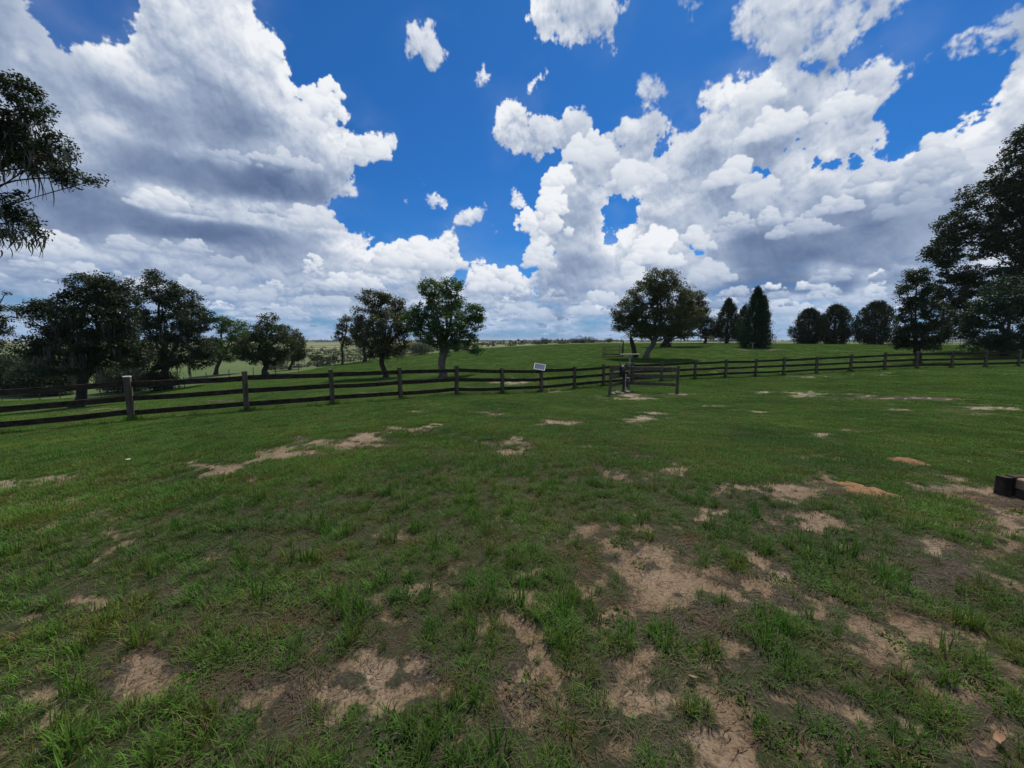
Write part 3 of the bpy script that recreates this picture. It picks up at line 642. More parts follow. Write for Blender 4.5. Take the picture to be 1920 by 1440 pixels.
# ------------------------------------------------------------------ trees
class Nodes:
    def __init__(s,*p):
        s.a=np.zeros((20000,3)); s.n=0
        for q in p: s.append(q)
    def append(s,q): s.a[s.n]=q; s.n+=1
    def __len__(s): return s.n
    def __getitem__(s,i): return s.a[i]
def tree(name,label,cat,base,lobes,leaf='oak',bark='bark',r0=0.22,ncl=160,nl=46,lsz=0.12,fork=None,group=None,moss=0,depth_k=0.9,seed=1,clr=None,trunk2=None,parent=None,strand=(0.5,1.4),offy=0.0):
    R=np.random.RandomState(seed)
    bx,by,d=base; B=gp(bx,by,d); 
    t=empty(name,B,label,cat,group)
    Bn=np.array(B)
    k=d/F0
    LB=[]
    for (cx,cy,rx,ry) in lobes:
        c=np.array(pp(cx,cy,d)); c[1]+=R.uniform(-0.35,0.35)*rx*k*depth_k+offy
        LB.append((c,np.array([rx*k,rx*k*depth_k,ry*k])))
    vol=np.array([ (l[1][0]*l[1][2]) for l in LB]); pr=vol/vol.sum()
    ncl=int(ncl*1.45); nl=int(nl*1.15)
    crn=[]
    for i in range(ncl):
        c,rr=LB[R.choice(len(LB),p=pr)]
        v=R.normal(size=3); v/=np.linalg.norm(v); v*=R.uniform(0.25,1)**0.45*0.93
        p_=c+v*rr
        g=float(ground_z(p_[0],p_[1]))+0.5
        if p_[2]<g: p_[2]=g+R.uniform(0,0.4)
        crn.append(p_)
    crn=np.array(crn)
    zc=min(l[0][2]-l[1][2]*0.6 for l in LB)
    fk=np.array(pp(fork[0],fork[1],d)) if fork else np.array([Bn[0]*0.6+0.4*np.mean([l[0][0] for l in LB]),Bn[1],max(zc,Bn[2]+0.9)])
    nodes=Nodes(Bn-np.array([0,0,0.3]),Bn+np.array([0,0,0.02])); par=[-1,0]
    m_=6
    for i in range(1,m_+1):
        w=i/m_; q=Bn*(1-w)+fk*w; q=q+np.array([math.sin(w*5+seed)*0.5,0.3*math.cos(w*4+seed),0])*r0*min(1,3*(1-w)*w*2)
        nodes.append(q); par.append(len(nodes)-2)
    fkid=len(nodes)-1
    def grow(target,frm,n,wob):
        s=nodes[frm]; last=frm; L_=np.linalg.norm(target-s)
        off=R.normal(size=3)*wob*L_
        for i in range(1,n+1):
            w=i/n; q=s*(1-w)+target*w+off*math.sin(w*math.pi)+np.array([0,0,0.10*L_*math.sin(w*math.pi)])
            nodes.append(q); par.append(last); last=len(nodes)-1
        return last
    for (c,rr) in LB: grow(c-np.array([0,0,rr[2]*0.3]),fkid,6,0.07)
    order=np.argsort(np.linalg.norm(crn-fk,axis=1))
    for idx in order:
        c=crn[idx]; A=nodes.a[fkid-1:nodes.n]; D_=A-c
        dd=np.sqrt((D_*D_).sum(1))+0.35*np.maximum(0,D_[:,2])
        j=int(dd.argmin())+fkid-1
        grow(c,j,3 if dd.min()>0.6 else 2,0.10)
    nodes=nodes.a[:nodes.n].copy(); par=np.array(par); n=len(nodes)
    cnt=np.zeros(n); child=np.zeros(n,int)
    for i in range(1,n): child[par[i]]+=1
    for i in range(n-1,0,-1):
        if child[i]==0: cnt[i]+=1
        cnt[par[i]]+=cnt[i]
    rad=np.maximum(r0*(cnt/cnt[1])**0.48,0.008 if d<20 else 0.014)
    rad[0]=r0*1.6; rad[1]=r0*1.45; rad[2]=r0*1.12
    V=[];Fq=[];vb=0
    for i in range(1,n):
        a=nodes[par[i]]; b=nodes[i]; ra=min(rad[par[i]],rad[i]*1.5) if par[i]>fkid-1 else rad[par[i]]; rb=rad[i]
        k_=9 if rb>0.08 else (5 if rb>0.03 else 3)
        T=b-a; ln=np.linalg.norm(T)
        if ln<1e-4: continue
        T/=ln; s1=np.cross(T,[0.31,0.9,0.3] if abs(T[1])<0.9 else [1,0,0]); s1/=np.linalg.norm(s1); s2=np.cross(T,s1)
        th=np.arange(k_)*2*math.pi/k_
        ring=np.cos(th)[:,None]*s1+np.sin(th)[:,None]*s2
        V.append(a+ring*ra-T*0.0); V.append(b+T*rb*0.25+ring*rb)
        q=np.arange(k_); Fq.append(np.stack([vb+q,vb+(q+1)%k_,vb+k_+(q+1)%k_,vb+k_+q],-1)); vb+=2*k_
    V=np.concatenate(V)-Bn; Fq=np.concatenate(Fq)
    new_obj('trunk',mesh_np('trunk',V,Fq,None,True),t,M[bark])
    # leaves
    cr=clr or 0.5
    tone_c=np.clip(R.normal(0.42,0.17,len(crn)),0,1)
    N_=len(crn)*nl
    ci=np.repeat(np.arange(len(crn)),nl)
    size_c=R.uniform(0.6,1.25,len(crn))
    off=R.normal(size=(N_,3)); off/=np.linalg.norm(off,axis=1)[:,None]; off*=(R.uniform(0,1,(N_,1))**0.5)*cr*size_c[ci][:,None]; off[:,2]*=0.62
    ctr=crn[ci]+off-Bn
    a=R.normal(size=(N_,3)); a[:,2]*=0.6; a/=np.linalg.norm(a,axis=1)[:,None]
    b=np.cross(a,R.normal(size=(N_,3))); b/=np.linalg.norm(b,axis=1)[:,None]
    s=lsz*R.uniform(0.6,1.3,(N_,1))
    VV=np.stack([ctr-a*s*0.5,ctr+b*s*0.27,ctr+a*s*0.5,ctr-b*s*0.27],1).reshape(-1,3)
    FF=np.arange(N_*4).reshape(-1,4)
    tn=np.clip(tone_c[ci]+R.normal(0,0.12,N_),0,1)
    new_obj('crown',mesh_np('crown',VV,FF,{'tone':np.repeat(tn,4)}),t,M[leaf])
    if moss:
        low=np.argsort(crn[:,2])[:int(len(crn)*0.75)]
        pts=[];fs=[];tn=[];vb=0
        for q in range(moss):
            p0=crn[R.choice(low)]+R.normal(size=3)*cr*0.3; p0[2]-=cr*0.2
            Lm=R.uniform(*strand)*R.uniform(0.5,1)
            for s_ in range(R.randint(6,12)):
                h=R.uniform(0,6.28); w=R.uniform(0.012,0.03)*(1 if d<20 else 1.8); o=R.normal(size=3)*[0.09,0.09,0.05]; l=Lm*R.uniform(0.5,1)
                cxp=p0+o-Bn; prev=None
                for g in range(5):
                    u=g/4; ww=w*(1-u*0.85)
                    c=cxp+np.array([0.05*math.sin(3*u+h),0.05*math.cos(2*u+h),-l*u])
                    e=np.array([math.cos(h+u*2),math.sin(h+u*2),0])*ww
                    pts+= [c-e,c+e]; tn+=[R.uniform(0.2,0.9)]*2
                    if prev is not None: fs.append((prev,prev+1,vb+1,vb))
                    prev=vb; vb+=2
        # keep clear of the ground
        P_=np.array(pts); 
        om=new_obj('moss',mesh_np('moss',P_,np.array(fs),{'tone':np.array(tn)}),t,M['moss']); om['kind']='stuff'
    return t
def cone_tree(label,base,top,hw,leaf='cedar',ncl=260,nl=34,lsz=0.16,seed=3,group=None,round_=1.0,cat='cedar',name='cedar_tree',skirt=0.12,twin=None):
    R=np.random.RandomState(seed)
    bx,by,d=base; B=gp(bx,by,d); t=empty(name,B,label,cat,group); k=d/F0
    H=(by-top)*k; W_=hw*k
    mb=MB(); mb.tube([(0,0,-0.3),(0,0,0.1),(0.03,0,H*0.4),(0,0,H*0.92)],[W_*0.14,W_*0.11,W_*0.06,0.02],7)
    for q in range(26):
        z=H*R.uniform(0.10,0.9); a=R.uniform(0,6.28); l=W_*0.8*(1-z/H)**0.6
        mb.tube([(0,0,z),(l*math.cos(a),l*math.sin(a),z+l*0.45)],[0.04,0.015],4)
    mb.build('trunk',M['bark'],t,True)
    ncl=int(ncl*1.7); u=R.uniform(0,1,ncl)**1.15; z=skirt*H+u*(1-skirt)*H
    def prof(u): return np.minimum(1.0,(1-u)**(0.75*round_))*np.minimum(1,(u+0.06)*(6 if round_>0.7 else 2.6))**0.5*(1.0 if round_>0.7 else 1.12)
    a=R.uniform(0,6.28,ncl); rr=W_*prof(u)*R.uniform(0.12,1.0,ncl)**0.5*(1+0.13*np.sin(a*3+z*1.7+seed)+0.09*np.sin(a*7+z*3.1)+R.normal(0,0.07,ncl))
    c=np.stack([rr*np.cos(a),rr*np.sin(a),z],-1)
    if twin is not None:
        f=R.uniform(size=ncl)<0.33; c[f]=c[f]*np.array([0.6,0.6,twin[1]])+np.array([twin[0]*W_,0,0])
    N_=ncl*nl; ci=np.repeat(np.arange(ncl),nl)
    cr=0.26*(W_/1.8)**0.5*(1.15-0.55*u)
    off=R.normal(size=(N_,3))*cr[ci][:,None]*[0.7,0.7,1.0]
    ctr=c[ci]+off; ctr[:,2]=np.maximum(ctr[:,2],0.08)
    out=np.stack([np.cos(a),np.sin(a),np.full(ncl,1.5)],-1)[ci]+R.normal(size=(N_,3))*0.45; out/=np.linalg.norm(out,axis=1)[:,None]
    b=np.cross(out,R.normal(size=(N_,3))); b/=np.linalg.norm(b,axis=1)[:,None]
    s=lsz*R.uniform(0.6,1.4,(N_,1))
    VV=np.stack([ctr-out*s*0.5,ctr+b*s*0.2,ctr+out*s*0.6,ctr-b*s*0.2],1).reshape(-1,3)
    tn=np.clip(R.normal(0.4,0.15,ncl)[ci]+R.normal(0,0.12,N_),0,1)
    new_obj('crown',mesh_np('crown',VV,np.arange(N_*4).reshape(-1,4),{'tone':np.repeat(tn,4)}),t,M[leaf])
    return t
tree('oak_tree','mossy oak at the left edge whose high branches reach in over the fence','oak',(-190,800,9),
  [(17,146,30,13),(55,197,42,40),(25,262,44,36),(55,298,40,24),(105,278,30,26),(117,328,20,18),(150,322,24,12),(170,337,13,10),(185,340,6,9),(8,230,22,24),(25,392,26,36),(55,414,20,26),(66,438,15,10),(4,440,14,12),(-80,250,90,90),(-120,400,80,70),(-180,180,90,80)],
  leaf='oak_dark',ncl=520,nl=60,lsz=0.062,r0=0.12,fork=(-110,430),moss=190,seed=11,clr=0.20,strand=(0.3,0.8))
tree('oak_tree','dark oak cut off by the left edge of the photo, just above the fence','oak',(-45,768,22),
  [(8,588,28,24),(2,556,10,12),(-45,590,50,60),(14,618,22,12),(-30,640,40,30)],leaf='oak_dark',ncl=110,nl=60,lsz=0.10,r0=0.2,moss=6,seed=12,clr=0.38)
tree('oak_tree','large dark oak with leaning trunk and grey moss behind the left end of the fence','oak',(143,765,19),
  [(88,598,38,42),(72,580,20,20),(125,570,26,26),(160,538,44,30),(200,550,44,40),(215,590,36,45),(165,600,60,40),(115,650,62,34),(190,650,72,40),(240,660,36,34),(150,688,70,16),(62,650,22,24)],
  leaf='oak_dark',ncl=600,nl=60,lsz=0.10,r0=0.20,fork=(165,698),moss=130,seed=13,clr=0.36,strand=(0.6,1.5))
tree('oak_tree','dark mossy oak with a pointed top, second large crown from the left','oak',(312,722,40),
  [(300,545,34,28),(285,515,9,13),(330,562,36,28),(268,590,14,26),(372,600,32,28),(310,615,56,36),(335,655,66,34),(380,672,28,22),(290,680,34,18)],
  leaf='oak_dark',ncl=500,nl=52,lsz=0.19,r0=0.30,fork=(312,680),moss=60,seed=14,clr=0.62,strand=(1.0,2.2))
tree('oak_tree','small round green oak standing behind the gap right of the big mossy oaks','oak',(404,694,56),
  [(436,618,30,22),(418,606,16,13),(428,655,38,26),(455,640,22,26),(405,655,24,26)],leaf='oak_green',ncl=210,nl=46,lsz=0.22,r0=0.24,seed=15,clr=0.7)
tree('oak_tree','broad low dark oak with a short trunk standing in the field left of the gap','oak',(498,702,46),
  [(505,600,19,15),(510,625,38,22),(478,648,30,30),(530,645,34,28),(500,670,44,18),(455,662,16,18)],leaf='oak',ncl=260,nl=50,lsz=0.19,r0=0.30,seed=16,clr=0.6,group=None)
tree('oak_tree','dull brownish oak hung with moss, touching the right side of the broad low oak','oak',(543,688,54),
  [(556,638,18,20),(550,664,22,16),(562,655,12,20)],leaf='oak_brown',ncl=90,nl=46,lsz=0.20,r0=0.18,moss=26,seed=17,clr=0.6,strand=(0.8,1.8))
tree('oak_tree','thin small oak with a bare stem, left of the middle pair of oaks','oak',(642,682,60),
  [(640,618,12,14),(650,600,10,8),(648,643,12,14),(634,632,7,10)],leaf='oak_brown',ncl=60,nl=36,lsz=0.22,r0=0.16,seed=18,clr=0.6,fork=(641,650))
tree('oak_tree','distant oak mostly hidden behind the left one of the middle pair','oak',(684,679,60),
  [(676,625,20,24),(690,640,22,18)],leaf='oak_brown',ncl=70,nl=40,lsz=0.22,r0=0.24,seed=19,clr=0.7)
tree('oak_tree','brownish mossy oak with a thin bent trunk, left one of the middle pair','oak',(724,708,34),
  [(702,560,28,18),(720,556,14,12),(742,572,16,14),(690,592,34,26),(728,602,38,28),(700,636,38,22),(735,645,36,22),(755,605,16,34),(668,625,14,18),(715,664,34,10)],
  leaf='oak_brown',ncl=330,nl=46,lsz=0.155,r0=0.21,fork=(716,672),moss=60,seed=20,clr=0.5,strand=(0.6,1.6))
tree('oak_tree','tall green oak with a thick pale trunk, right one of the middle pair','oak',(831,707,32),
  [(808,540,22,18),(846,538,24,16),(832,566,38,24),(796,585,26,20),(845,604,48,28),(812,630,36,20),(890,588,20,24),(868,636,30,16),(897,618,13,9),(893,657,11,12),(775,602,22,24),(838,652,22,9)],
  leaf='oak_green',bark='bark_pale',ncl=420,nl=46,lsz=0.15,r0=0.30,fork=(832,655),moss=14,seed=21,clr=0.46)
tree('oak_tree','wide grey-green oak on a leaning pale trunk, right of the pen','oak',(1211,672,41),
  [(1236,526,32,26),(1215,552,38,28),(1180,585,32,30),(1170,605,22,16),(1255,562,44,36),(1210,595,44,30),(1235,604,56,28),(1163,611,16,8),(1285,590,30,30),(1200,624,30,10),(1270,622,34,14)],
  leaf='oak_brown',bark='bark_pale',ncl=560,nl=52,lsz=0.18,r0=0.27,fork=(1226,640),seed=22,clr=0.56)
tree('oak_tree','old oak with sprawling low limbs behind the wide grey-green oak','oak',(1248,651,62),
  [(1300,560,24,18),(1302,590,28,26),(1275,615,30,18),(1235,620,30,14),(1318,580,12,16),(1330,632,10,5)],leaf='oak_brown',ncl=200,nl=46,lsz=0.24,r0=0.62,fork=(1250,640),seed=23,clr=0.7)
tree('oak_tree','small dark round tree between the old sprawling oak and the pointed cedars','tree',(1322,644,75),
  [(1325,612,22,24),(1312,596,14,16),(1335,625,14,12)],leaf='cedar_dull',ncl=130,nl=46,lsz=0.26,r0=0.25,seed=24,clr=0.75)
cone_tree('dull pointed cedar standing left of the darkest cone shaped cedar',(1362,644,75),563,32,'cedar_dull',ncl=260,lsz=0.26,seed=31)
cone_tree('narrow cedar squeezed in between the dull pointed cedar and the darkest cone',(1391,644,78),576,20,'cedar_dull',ncl=150,lsz=0.26,seed=32)
cone_tree('dense dark green cone shaped cedar with a small feeder post at its foot',(1413,653,55),545,31,'cedar',ncl=560,nl=40,lsz=0.17,seed=33,skirt=0.03,round_=0.85,twin=(0.42,0.86))
cone_tree('rounded dark cedar, left one of the pair standing alone on the rise',(1514,646,75),583,29,'cedar_dull',ncl=300,lsz=0.26,seed=34,round_=0.55,skirt=0.05)
cone_tree('rounded dark cedar, right and slightly taller one of the pair on the rise',(1562,646,74),576,31,'cedar_dull',ncl=330,lsz=0.26,seed=35,round_=0.55,skirt=0.05)
cone_tree('dark bushy cedar between the pair on the rise and the huge right oak',(1637,647,70),570,34,'cedar_dull',ncl=360,lsz=0.25,seed=36,round_=0.5,skirt=0.06)
tree('oak_tree','dark tree with a crown down to the top rail behind the right fence','tree',(1720,682,35),
  [(1725,515,17,17),(1716,545,28,28),(1725,592,42,34),(1700,628,24,22),(1750,624,30,22),(1722,648,34,10),(1690,640,14,14)],leaf='oak_dark',ncl=330,nl=54,lsz=0.15,r0=0.24,seed=25,clr=0.46)
tree('oak_tree','huge dark oak filling the right edge of the photo','oak',(1995,664,46),
  [(1900,330,50,40),(1850,376,52,40),(1800,425,38,32),(1760,470,24,22),(1830,450,60,38),(1900,440,70,60),(1780,505,40,22),(1980,380,100,90),(1950,268,50,40),(1850,530,60,30),(1772,560,32,22),(1990,500,90,80),(1800,590,30,26),(1790,540,40,28),(1795,610,26,26),(1920,560,50,40),(2060,450,90,110)],
  leaf='oak_dark',ncl=1600,nl=58,lsz=0.24,r0=0.55,fork=(1985,560),seed=26,clr=0.74,depth_k=0.7)
tree('oak_tree','rounded dark bushy tree reaching to the ground in front of the huge oak','tree',(1882,670,37),
  [(1850,585,44,38),(1900,560,54,44),(1822,612,18,28),(1870,628,54,20),(1945,600,50,46),(1900,640,60,14),(1845,648,40,14),(1900,655,60,12)],leaf='cedar',ncl=520,nl=54,lsz=0.15,r0=0.25,seed=27,clr=0.5,depth_k=0.6)
# a dead, broken stem leaning beside the wide oak
t=empty('dead_trunk',gp(1191,668,42),'bare broken dead trunk leaning left beside the wide grey-green oak','dead tree')
B=t.location
mb=MB(); P1=[Vector(pp(x,y,42))-B for x,y in ((1192,670),(1190,664),(1188,652),(1185,642),(1183,634),(1182,630))]
mb.tube(P1,[0.36,0.28,0.24,0.22,0.17,0.05],9); mb.tube([P1[3],P1[3]+Vector((0.5,0.1,0.35))],[0.08,0.03],5); mb.build('trunk',M['bark'],t,True)
# bushes and scrub
def bush(label,x,y,d,rx,ry,leaf='oak_dark',seed=1,ncl=40,nl=40,lsz=0.2,cat='bush',group=None,twig=False):
    R=np.random.RandomState(seed); B=gp(x,y,d); t=empty('bush',B,label,cat,group); k=d/F0; rw=rx*k; h=ry*k*2
    mb=MB(); C_=[]
    for i in range(12 if not twig else 34):
        a=R.uniform(0,6.28); l=R.uniform(0.3,0.95); e=Vector((rw*l*math.cos(a),rw*l*math.sin(a)*0.7,h*R.uniform(0.4,1.0)*(1-0.5*l*l)))
        mb.tube([(e.x*0.15,e.y*0.15,-0.05),(e.x*0.5,e.y*0.5,e.z*0.6),tuple(e)],[0.03,0.02,0.01],4)
        if twig:
            for q in range(3): mb.tube([tuple(e*0.7),tuple(e*0.7+Vector((R.normal()*0.3,R.normal()*0.2,R.uniform(0.2,0.7))))],[0.015,0.006],3)
    mb.build('stems',M['bark'],t)
    v=R.normal(size=(ncl,3)); v/=np.linalg.norm(v,axis=1)[:,None]; v*=R.uniform(0.3,1,(ncl,1))**0.5
    c=v*[rw,rw*0.7,h*0.46]+[0,0,h*0.5]; c[:,2]=np.maximum(c[:,2],0.08)
    ci=np.repeat(np.arange(ncl),nl); N_=len(ci); ctr=c[ci]+R.normal(size=(N_,3))*rw*0.13; ctr[:,2]=np.maximum(ctr[:,2],0.03)
    a=R.normal(size=(N_,3)); a/=np.linalg.norm(a,axis=1)[:,None]; b=np.cross(a,R.normal(size=(N_,3))); b/=np.linalg.norm(b,axis=1)[:,None]
    s=lsz*R.uniform(0.6,1.3,(N_,1))
    VV=np.stack([ctr-a*s*0.5,ctr+b*s*0.27,ctr+a*s*0.5,ctr-b*s*0.27],1).reshape(-1,3)
    tn=np.clip(R.normal(0.4,0.15,ncl)[ci]+R.normal(0,0.12,N_),0,1)
    new_obj('foliage',mesh_np('foliage',VV,np.arange(N_*4).reshape(-1,4),{'tone':np.repeat(tn,4)}),t,M[leaf])
    return t
bush('dark green bush at the left edge under the mossy oaks',22,735,42,60,36,'oak_dark',51,ncl=620,lsz=0.18)
bush('dark shrub with hanging grey twigs left of the leaning trunk',92,742,40,52,32,'oak_dark',52,ncl=560,lsz=0.18)
bush('low dark bush right of the leaning trunk, behind the first fence post',235,735,41,44,24,'oak_dark',53,ncl=300,lsz=0.19)
bush('bush in shade below the pointed mossy oak',300,728,40,34,18,'oak_dark',54,ncl=130,lsz=0.19)
bush('round silvery green bush seen between the middle pair of oaks',788,664,78,24,13,'silver',55,ncl=110,lsz=0.24)
bush('grey green bush right of the silvery bush, half behind the tall oak',858,659,86,22,10,'scrub',56,ncl=80,lsz=0.24)
bush('dark round bush at the field edge between the low oak and the thin one',597,690,72,16,7,'oak_dark',57,ncl=50,lsz=0.22)
bush('small dark bush beside the stem of the thin oak',622,686,70,11,6,'oak_dark',58,ncl=30,lsz=0.2)
for i,(x,y,d,rx,ry) in enumerate([(1012,645,92,15,4),(1024,645,93,12,6),(1058,645,92,16,4),(1092,644,90,14,7),(1110,644,92,12,5),(1078,644,94,10,4),(1142,643,95,9,4)]):
    bush(['low brown brush left of the smoke on the skyline','tallest brown brush left of the smoke on the skyline','flat dark brush on the skyline below the smoke','spiky twiggy bush with bare stems on the skyline','twiggy bush right of the spiky one on the skyline','small brush left of the spiky bush on the skyline','small brush at the skyline near the wide oak'][i],x,y,d,rx,ry,'scrub',60+i,ncl=22,nl=22,lsz=0.2,twig=True,group='brush on the skyline')
# rough scrub beyond the wire, nobody could count it
def scatter_clumps(name,pts,leaf,seed,nl=26,flat=0.5,lsz=0.5):
    R=np.random.RandomState(seed); C_=[];S=[]
    pts=np.array(pts); ci=np.repeat(np.arange(len(pts)),nl); N_=len(ci)
    off=R.normal(size=(N_,3))*pts[ci,3:4]*[0.5,0.5,flat*0.5]; ctr=pts[ci,:3]+off; ctr[:,2]=np.maximum(ctr[:,2],pts[ci,2])
    a=R.normal(size=(N_,3)); a/=np.linalg.norm(a,axis=1)[:,None]; b=np.cross(a,R.normal(size=(N_,3))); b/=np.linalg.norm(b,axis=1)[:,None]
    s=lsz*pts[ci,3:4]*R.uniform(0.6,1.3,(N_,1))
    VV=np.stack([ctr-a*s*0.5,ctr+b*s*0.4,ctr+a*s*0.5,ctr-b*s*0.4],1).reshape(-1,3)
    tn=np.clip(R.uniform(0,0.85,len(pts))[ci]+R.normal(0,0.1,N_),0,1)
    o=new_obj(name,mesh_np(name,VV,np.arange(N_*4).reshape(-1,4),{'tone':np.repeat(tn,4)}),None,M[leaf])
    return tag(o,kind='stuff')
pts=[]
R=np.random.RandomState(9)
for i in range(1100):
    x=R.uniform(-60,1130); d=math.exp(R.uniform(math.log(48),math.log(420)))
    ye=float(np.interp(x,ex,ey))
    g=gp(x,640,d); p2,py=to_px(np.array(g.x),np.array(g.y),np.array(g.z))
    if py>ye-0.8 or x<500 or (x<580 and R.uniform()<0.5): continue
    s=R.uniform(0.5,1.5)*(1 if d<150 else 1.8)
    pts.append((g.x,g.y,g.z+0.1,s))
tag(scatter_clumps('rough_scrub',pts,'scrub',10),'patchy grey-green scrub in the rough pasture beyond the wire fence')
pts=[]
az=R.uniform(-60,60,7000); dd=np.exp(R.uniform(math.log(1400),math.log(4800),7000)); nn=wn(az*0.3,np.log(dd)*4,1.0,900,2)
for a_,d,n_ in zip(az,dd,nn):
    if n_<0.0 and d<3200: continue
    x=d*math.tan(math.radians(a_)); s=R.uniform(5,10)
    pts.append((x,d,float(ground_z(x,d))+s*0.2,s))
tag(scatter_clumps('far_woods',pts,'hazed_leaf',12,nl=12,flat=0.55,lsz=0.9),'thin dark line of far-off woods along the horizon')
# ------------------------------------------------------------------ board fence
fence=empty('board_fence',gp(960,740,16),'long dark three-rail board fence running across the whole paddock','fence')
FB=fence.location
P=[gp(x,y,d) for x,y,d in POSTS]
first=P[0]; dirn=(P[0]-P[1]).normalized()
pre=[]
for k in (2,1):
    q=P[0]+dirn*2.44*k; q.z=float(ground_z(q.x,q.y)); pre.append(q)
post_pts=pre+P
last=post_pts[-1]
for k in (1,2):
    q=last+Vector((2.44*k,0.1*k,0)); q.z=float(ground_z(q.x,q.y)); post_pts.append(q)
PH=1.22
for i,p in enumerate(post_pts):
    a=(post_pts[min(i+1,len(post_pts)-1)]-post_pts[max(i-1,0)]); a.z=0; a.normalize()
    nrm=Vector((-a.y,a.x,0)); h=PH+random.uniform(-0.03,0.04)
    lean=Vector((random.uniform(-0.02,0.02),random.uniform(-0.02,0.02),0))
    mb=MB(); w=0.135 if i<4 else 0.125
    segs=[(-0.3,1.0),(0.0,1.02),(h*0.5,0.99),(h-0.02,1.0),(h,0.86)]
    vs=[];fs=[]
    for (z,sc_) in segs:
        for (u,v) in ((-1,-1),(1,-1),(1,1),(-1,1)):
            vs.append(p-FB+lean*max(z,0)+a*(u*w/2*sc_+random.uniform(-.004,.004))+nrm*(v*w/2*sc_+random.uniform(-.004,.004))+Vector((0,0,z+(random.uniform(-.012,.012) if z==h else 0))))
    for s_ in range(4):
        for k in range(4): fs.append((s_*4+k,s_*4+(k+1)%4,s_*4+4+(k+1)%4,s_*4+4+k))
    fs.append((16,17,18,19)); mb.add(vs,fs)
    po=mb.build('post',M['post'],fence)
    if i==2:
        c=MB(); c.box(p-FB+lean*h+Vector((0,0,h+0.018)),(0.15,0.15,0.032),a,(0,0,1),0.002,0.006); cp=c.build('cap',M['cap'],po); po['label']='nearest post on the left with a pale cap'
RH=[1.03,0.63,0.25]
for i in range(len(post_pts)-1):
    p,q=post_pts[i],post_pts[i+1]
    a=(q-p); a2=Vector((a.x,a.y,0)).normalized(); nrm=Vector((-a2.y,a2.x,0))
    for r_,hh in enumerate(RH):
        mb=MB(); z0=hh+random.uniform(-0.025,0.025); z1=hh+random.uniform(-0.025,0.025); wd=random.uniform(0.135,0.155); n=6
        side=0.02
        vs=[];fs=[]; sag=random.uniform(-0.005,0.018); bow=random.uniform(-0.02,0.02)
        for s_ in range(n+1):
            u=s_/n; c=p+(q-p)*(0.0205+u*0.959)-FB+nrm*(side+bow*math.sin(u*math.pi))+Vector((0,0,z0*(1-u)+z1*u-sag*math.sin(u*math.pi)+random.uniform(-.003,.003)))
            for (e,f) in ((-1,-1),(1,-1),(1,1),(-1,1)):
                vs.append(c+nrm*(e*0.021)+Vector((0,0,f*wd/2+random.uniform(-.004,.004))))
        for s_ in range(n):
            for k in range(4): fs.append((s_*4+k,s_*4+(k+1)%4,s_*4+4+(k+1)%4,s_*4+4+k))
        fs+=[(3,2,1,0),(n*4,n*4+1,n*4+2,n*4+3)]
        mb.add(vs,fs); ro=mb.build('rail',M['rail'],fence)
# ------------------------------------------------------------------ solar panel on its post
pb=P[6]
sp=empty('solar_panel',pb+Vector((-0.10,-0.10,PH+0.02)),'small tilted solar panel in a pale frame on a post of the board fence','solar panel')
sp.rotation_euler=(math.radians(42),math.radians(9),math.radians(-6))
mb=MB(); W2,H2=0.27,0.20
for (c,s) in (((0,H2-0.012,0.012),(2*W2,0.024,0.035)),((0,-H2+0.012,0.012),(2*W2,0.024,0.035)),((-W2+0.012,0,0.012),(0.024,2*H2-0.05,0.035)),((W2-0.012,0,0.012),(0.024,2*H2-0.05,0.035))): mb.box(c,s)
mb.build('frame',M['frame'],sp)
mb=MB(); mb.box((0,0,0.008),(2*W2-0.05,2*H2-0.05,0.02)); g=mb.build('glass',M['cell'],sp)
for i in range(1,6):
    mb=MB(); mb.box((-W2+0.025+i*(2*W2-0.05)/6,0,0.0195),(0.004,2*H2-0.052,0.002)); mb.build('cell_line',M['frame'],g)
mb=MB(); mb.box((0,0,-0.06),(0.08,0.06,0.10)); mb.tube([(0,0,-0.02),(0,-0.02,-0.14)],0.02,6); mb.build('bracket',M['black_metal'],sp)
ins=empty('fence_insulator',pb+Vector((-0.34,-0.08,0.96)),'white round insulator hanging under the rail beside the solar panel','insulator')
mb=MB(); mb.tube([(0,0,-0.055),(0,0,-0.035),(0,0,0.0),(0,0,0.03),(0,0,0.045)],[0.02,0.045,0.055,0.04,0.015],9); mb.build('body',M['white'],ins,True)
mb=MB(); mb.tube([(0,0,0.045),(0.0,0.05,0.10)],0.006,5); mb.build('hook',M['galv'],ins)
# ------------------------------------------------------------------ pen round the pump
pen=empty('pump_pen',gp(1169,730,19.7),'small three-post board pen standing round the water pump in front of the fence','pen')
QB=pen.location
def pen_post(p,h,lean=(0,0),w=0.11):
    mb=MB(); p=p-QB; mb.box(p+Vector((lean[0]/2,lean[1]/2,h/2-0.15)),(h+0.3,w,w),Vector((lean[0],lean[1],h)),(0,1,0),0.005,0.008); return mb.build('post',M['post'],pen)
A_=gp(1142,742,17.5); Bc=gp(1169,730,19.7); D_=gp(1269,738,18.2)
pen_post(A_,1.36,(0.13,0.1)); pen_post(Bc,1.32); pen_post(D_,1.34,(0.02,0))
for (p,q,hs) in ((A_+Vector((0.08,0.06,0)),Bc,(1.18,0.80,0.42)),(Bc,D_,(1.16,0.80,0.44))):
    for h in hs:
        u=(q-p); ax=u.normalized(); nr_=Vector((-ax.y,ax.x,0)); mb=MB()
        c=(p+q)/2-QB+Vector((0,0,h+random.uniform(-.02,.02)))-nr_*0.075*(-1 if p is Bc else 1)*(-1)
        mb.box(c,(u.length-0.02,0.035,0.19 if h>0.6 else 0.14),ax,(random.uniform(-.01,.01),0,1),0.004,0.005); mb.build('board',M['board'],pen)
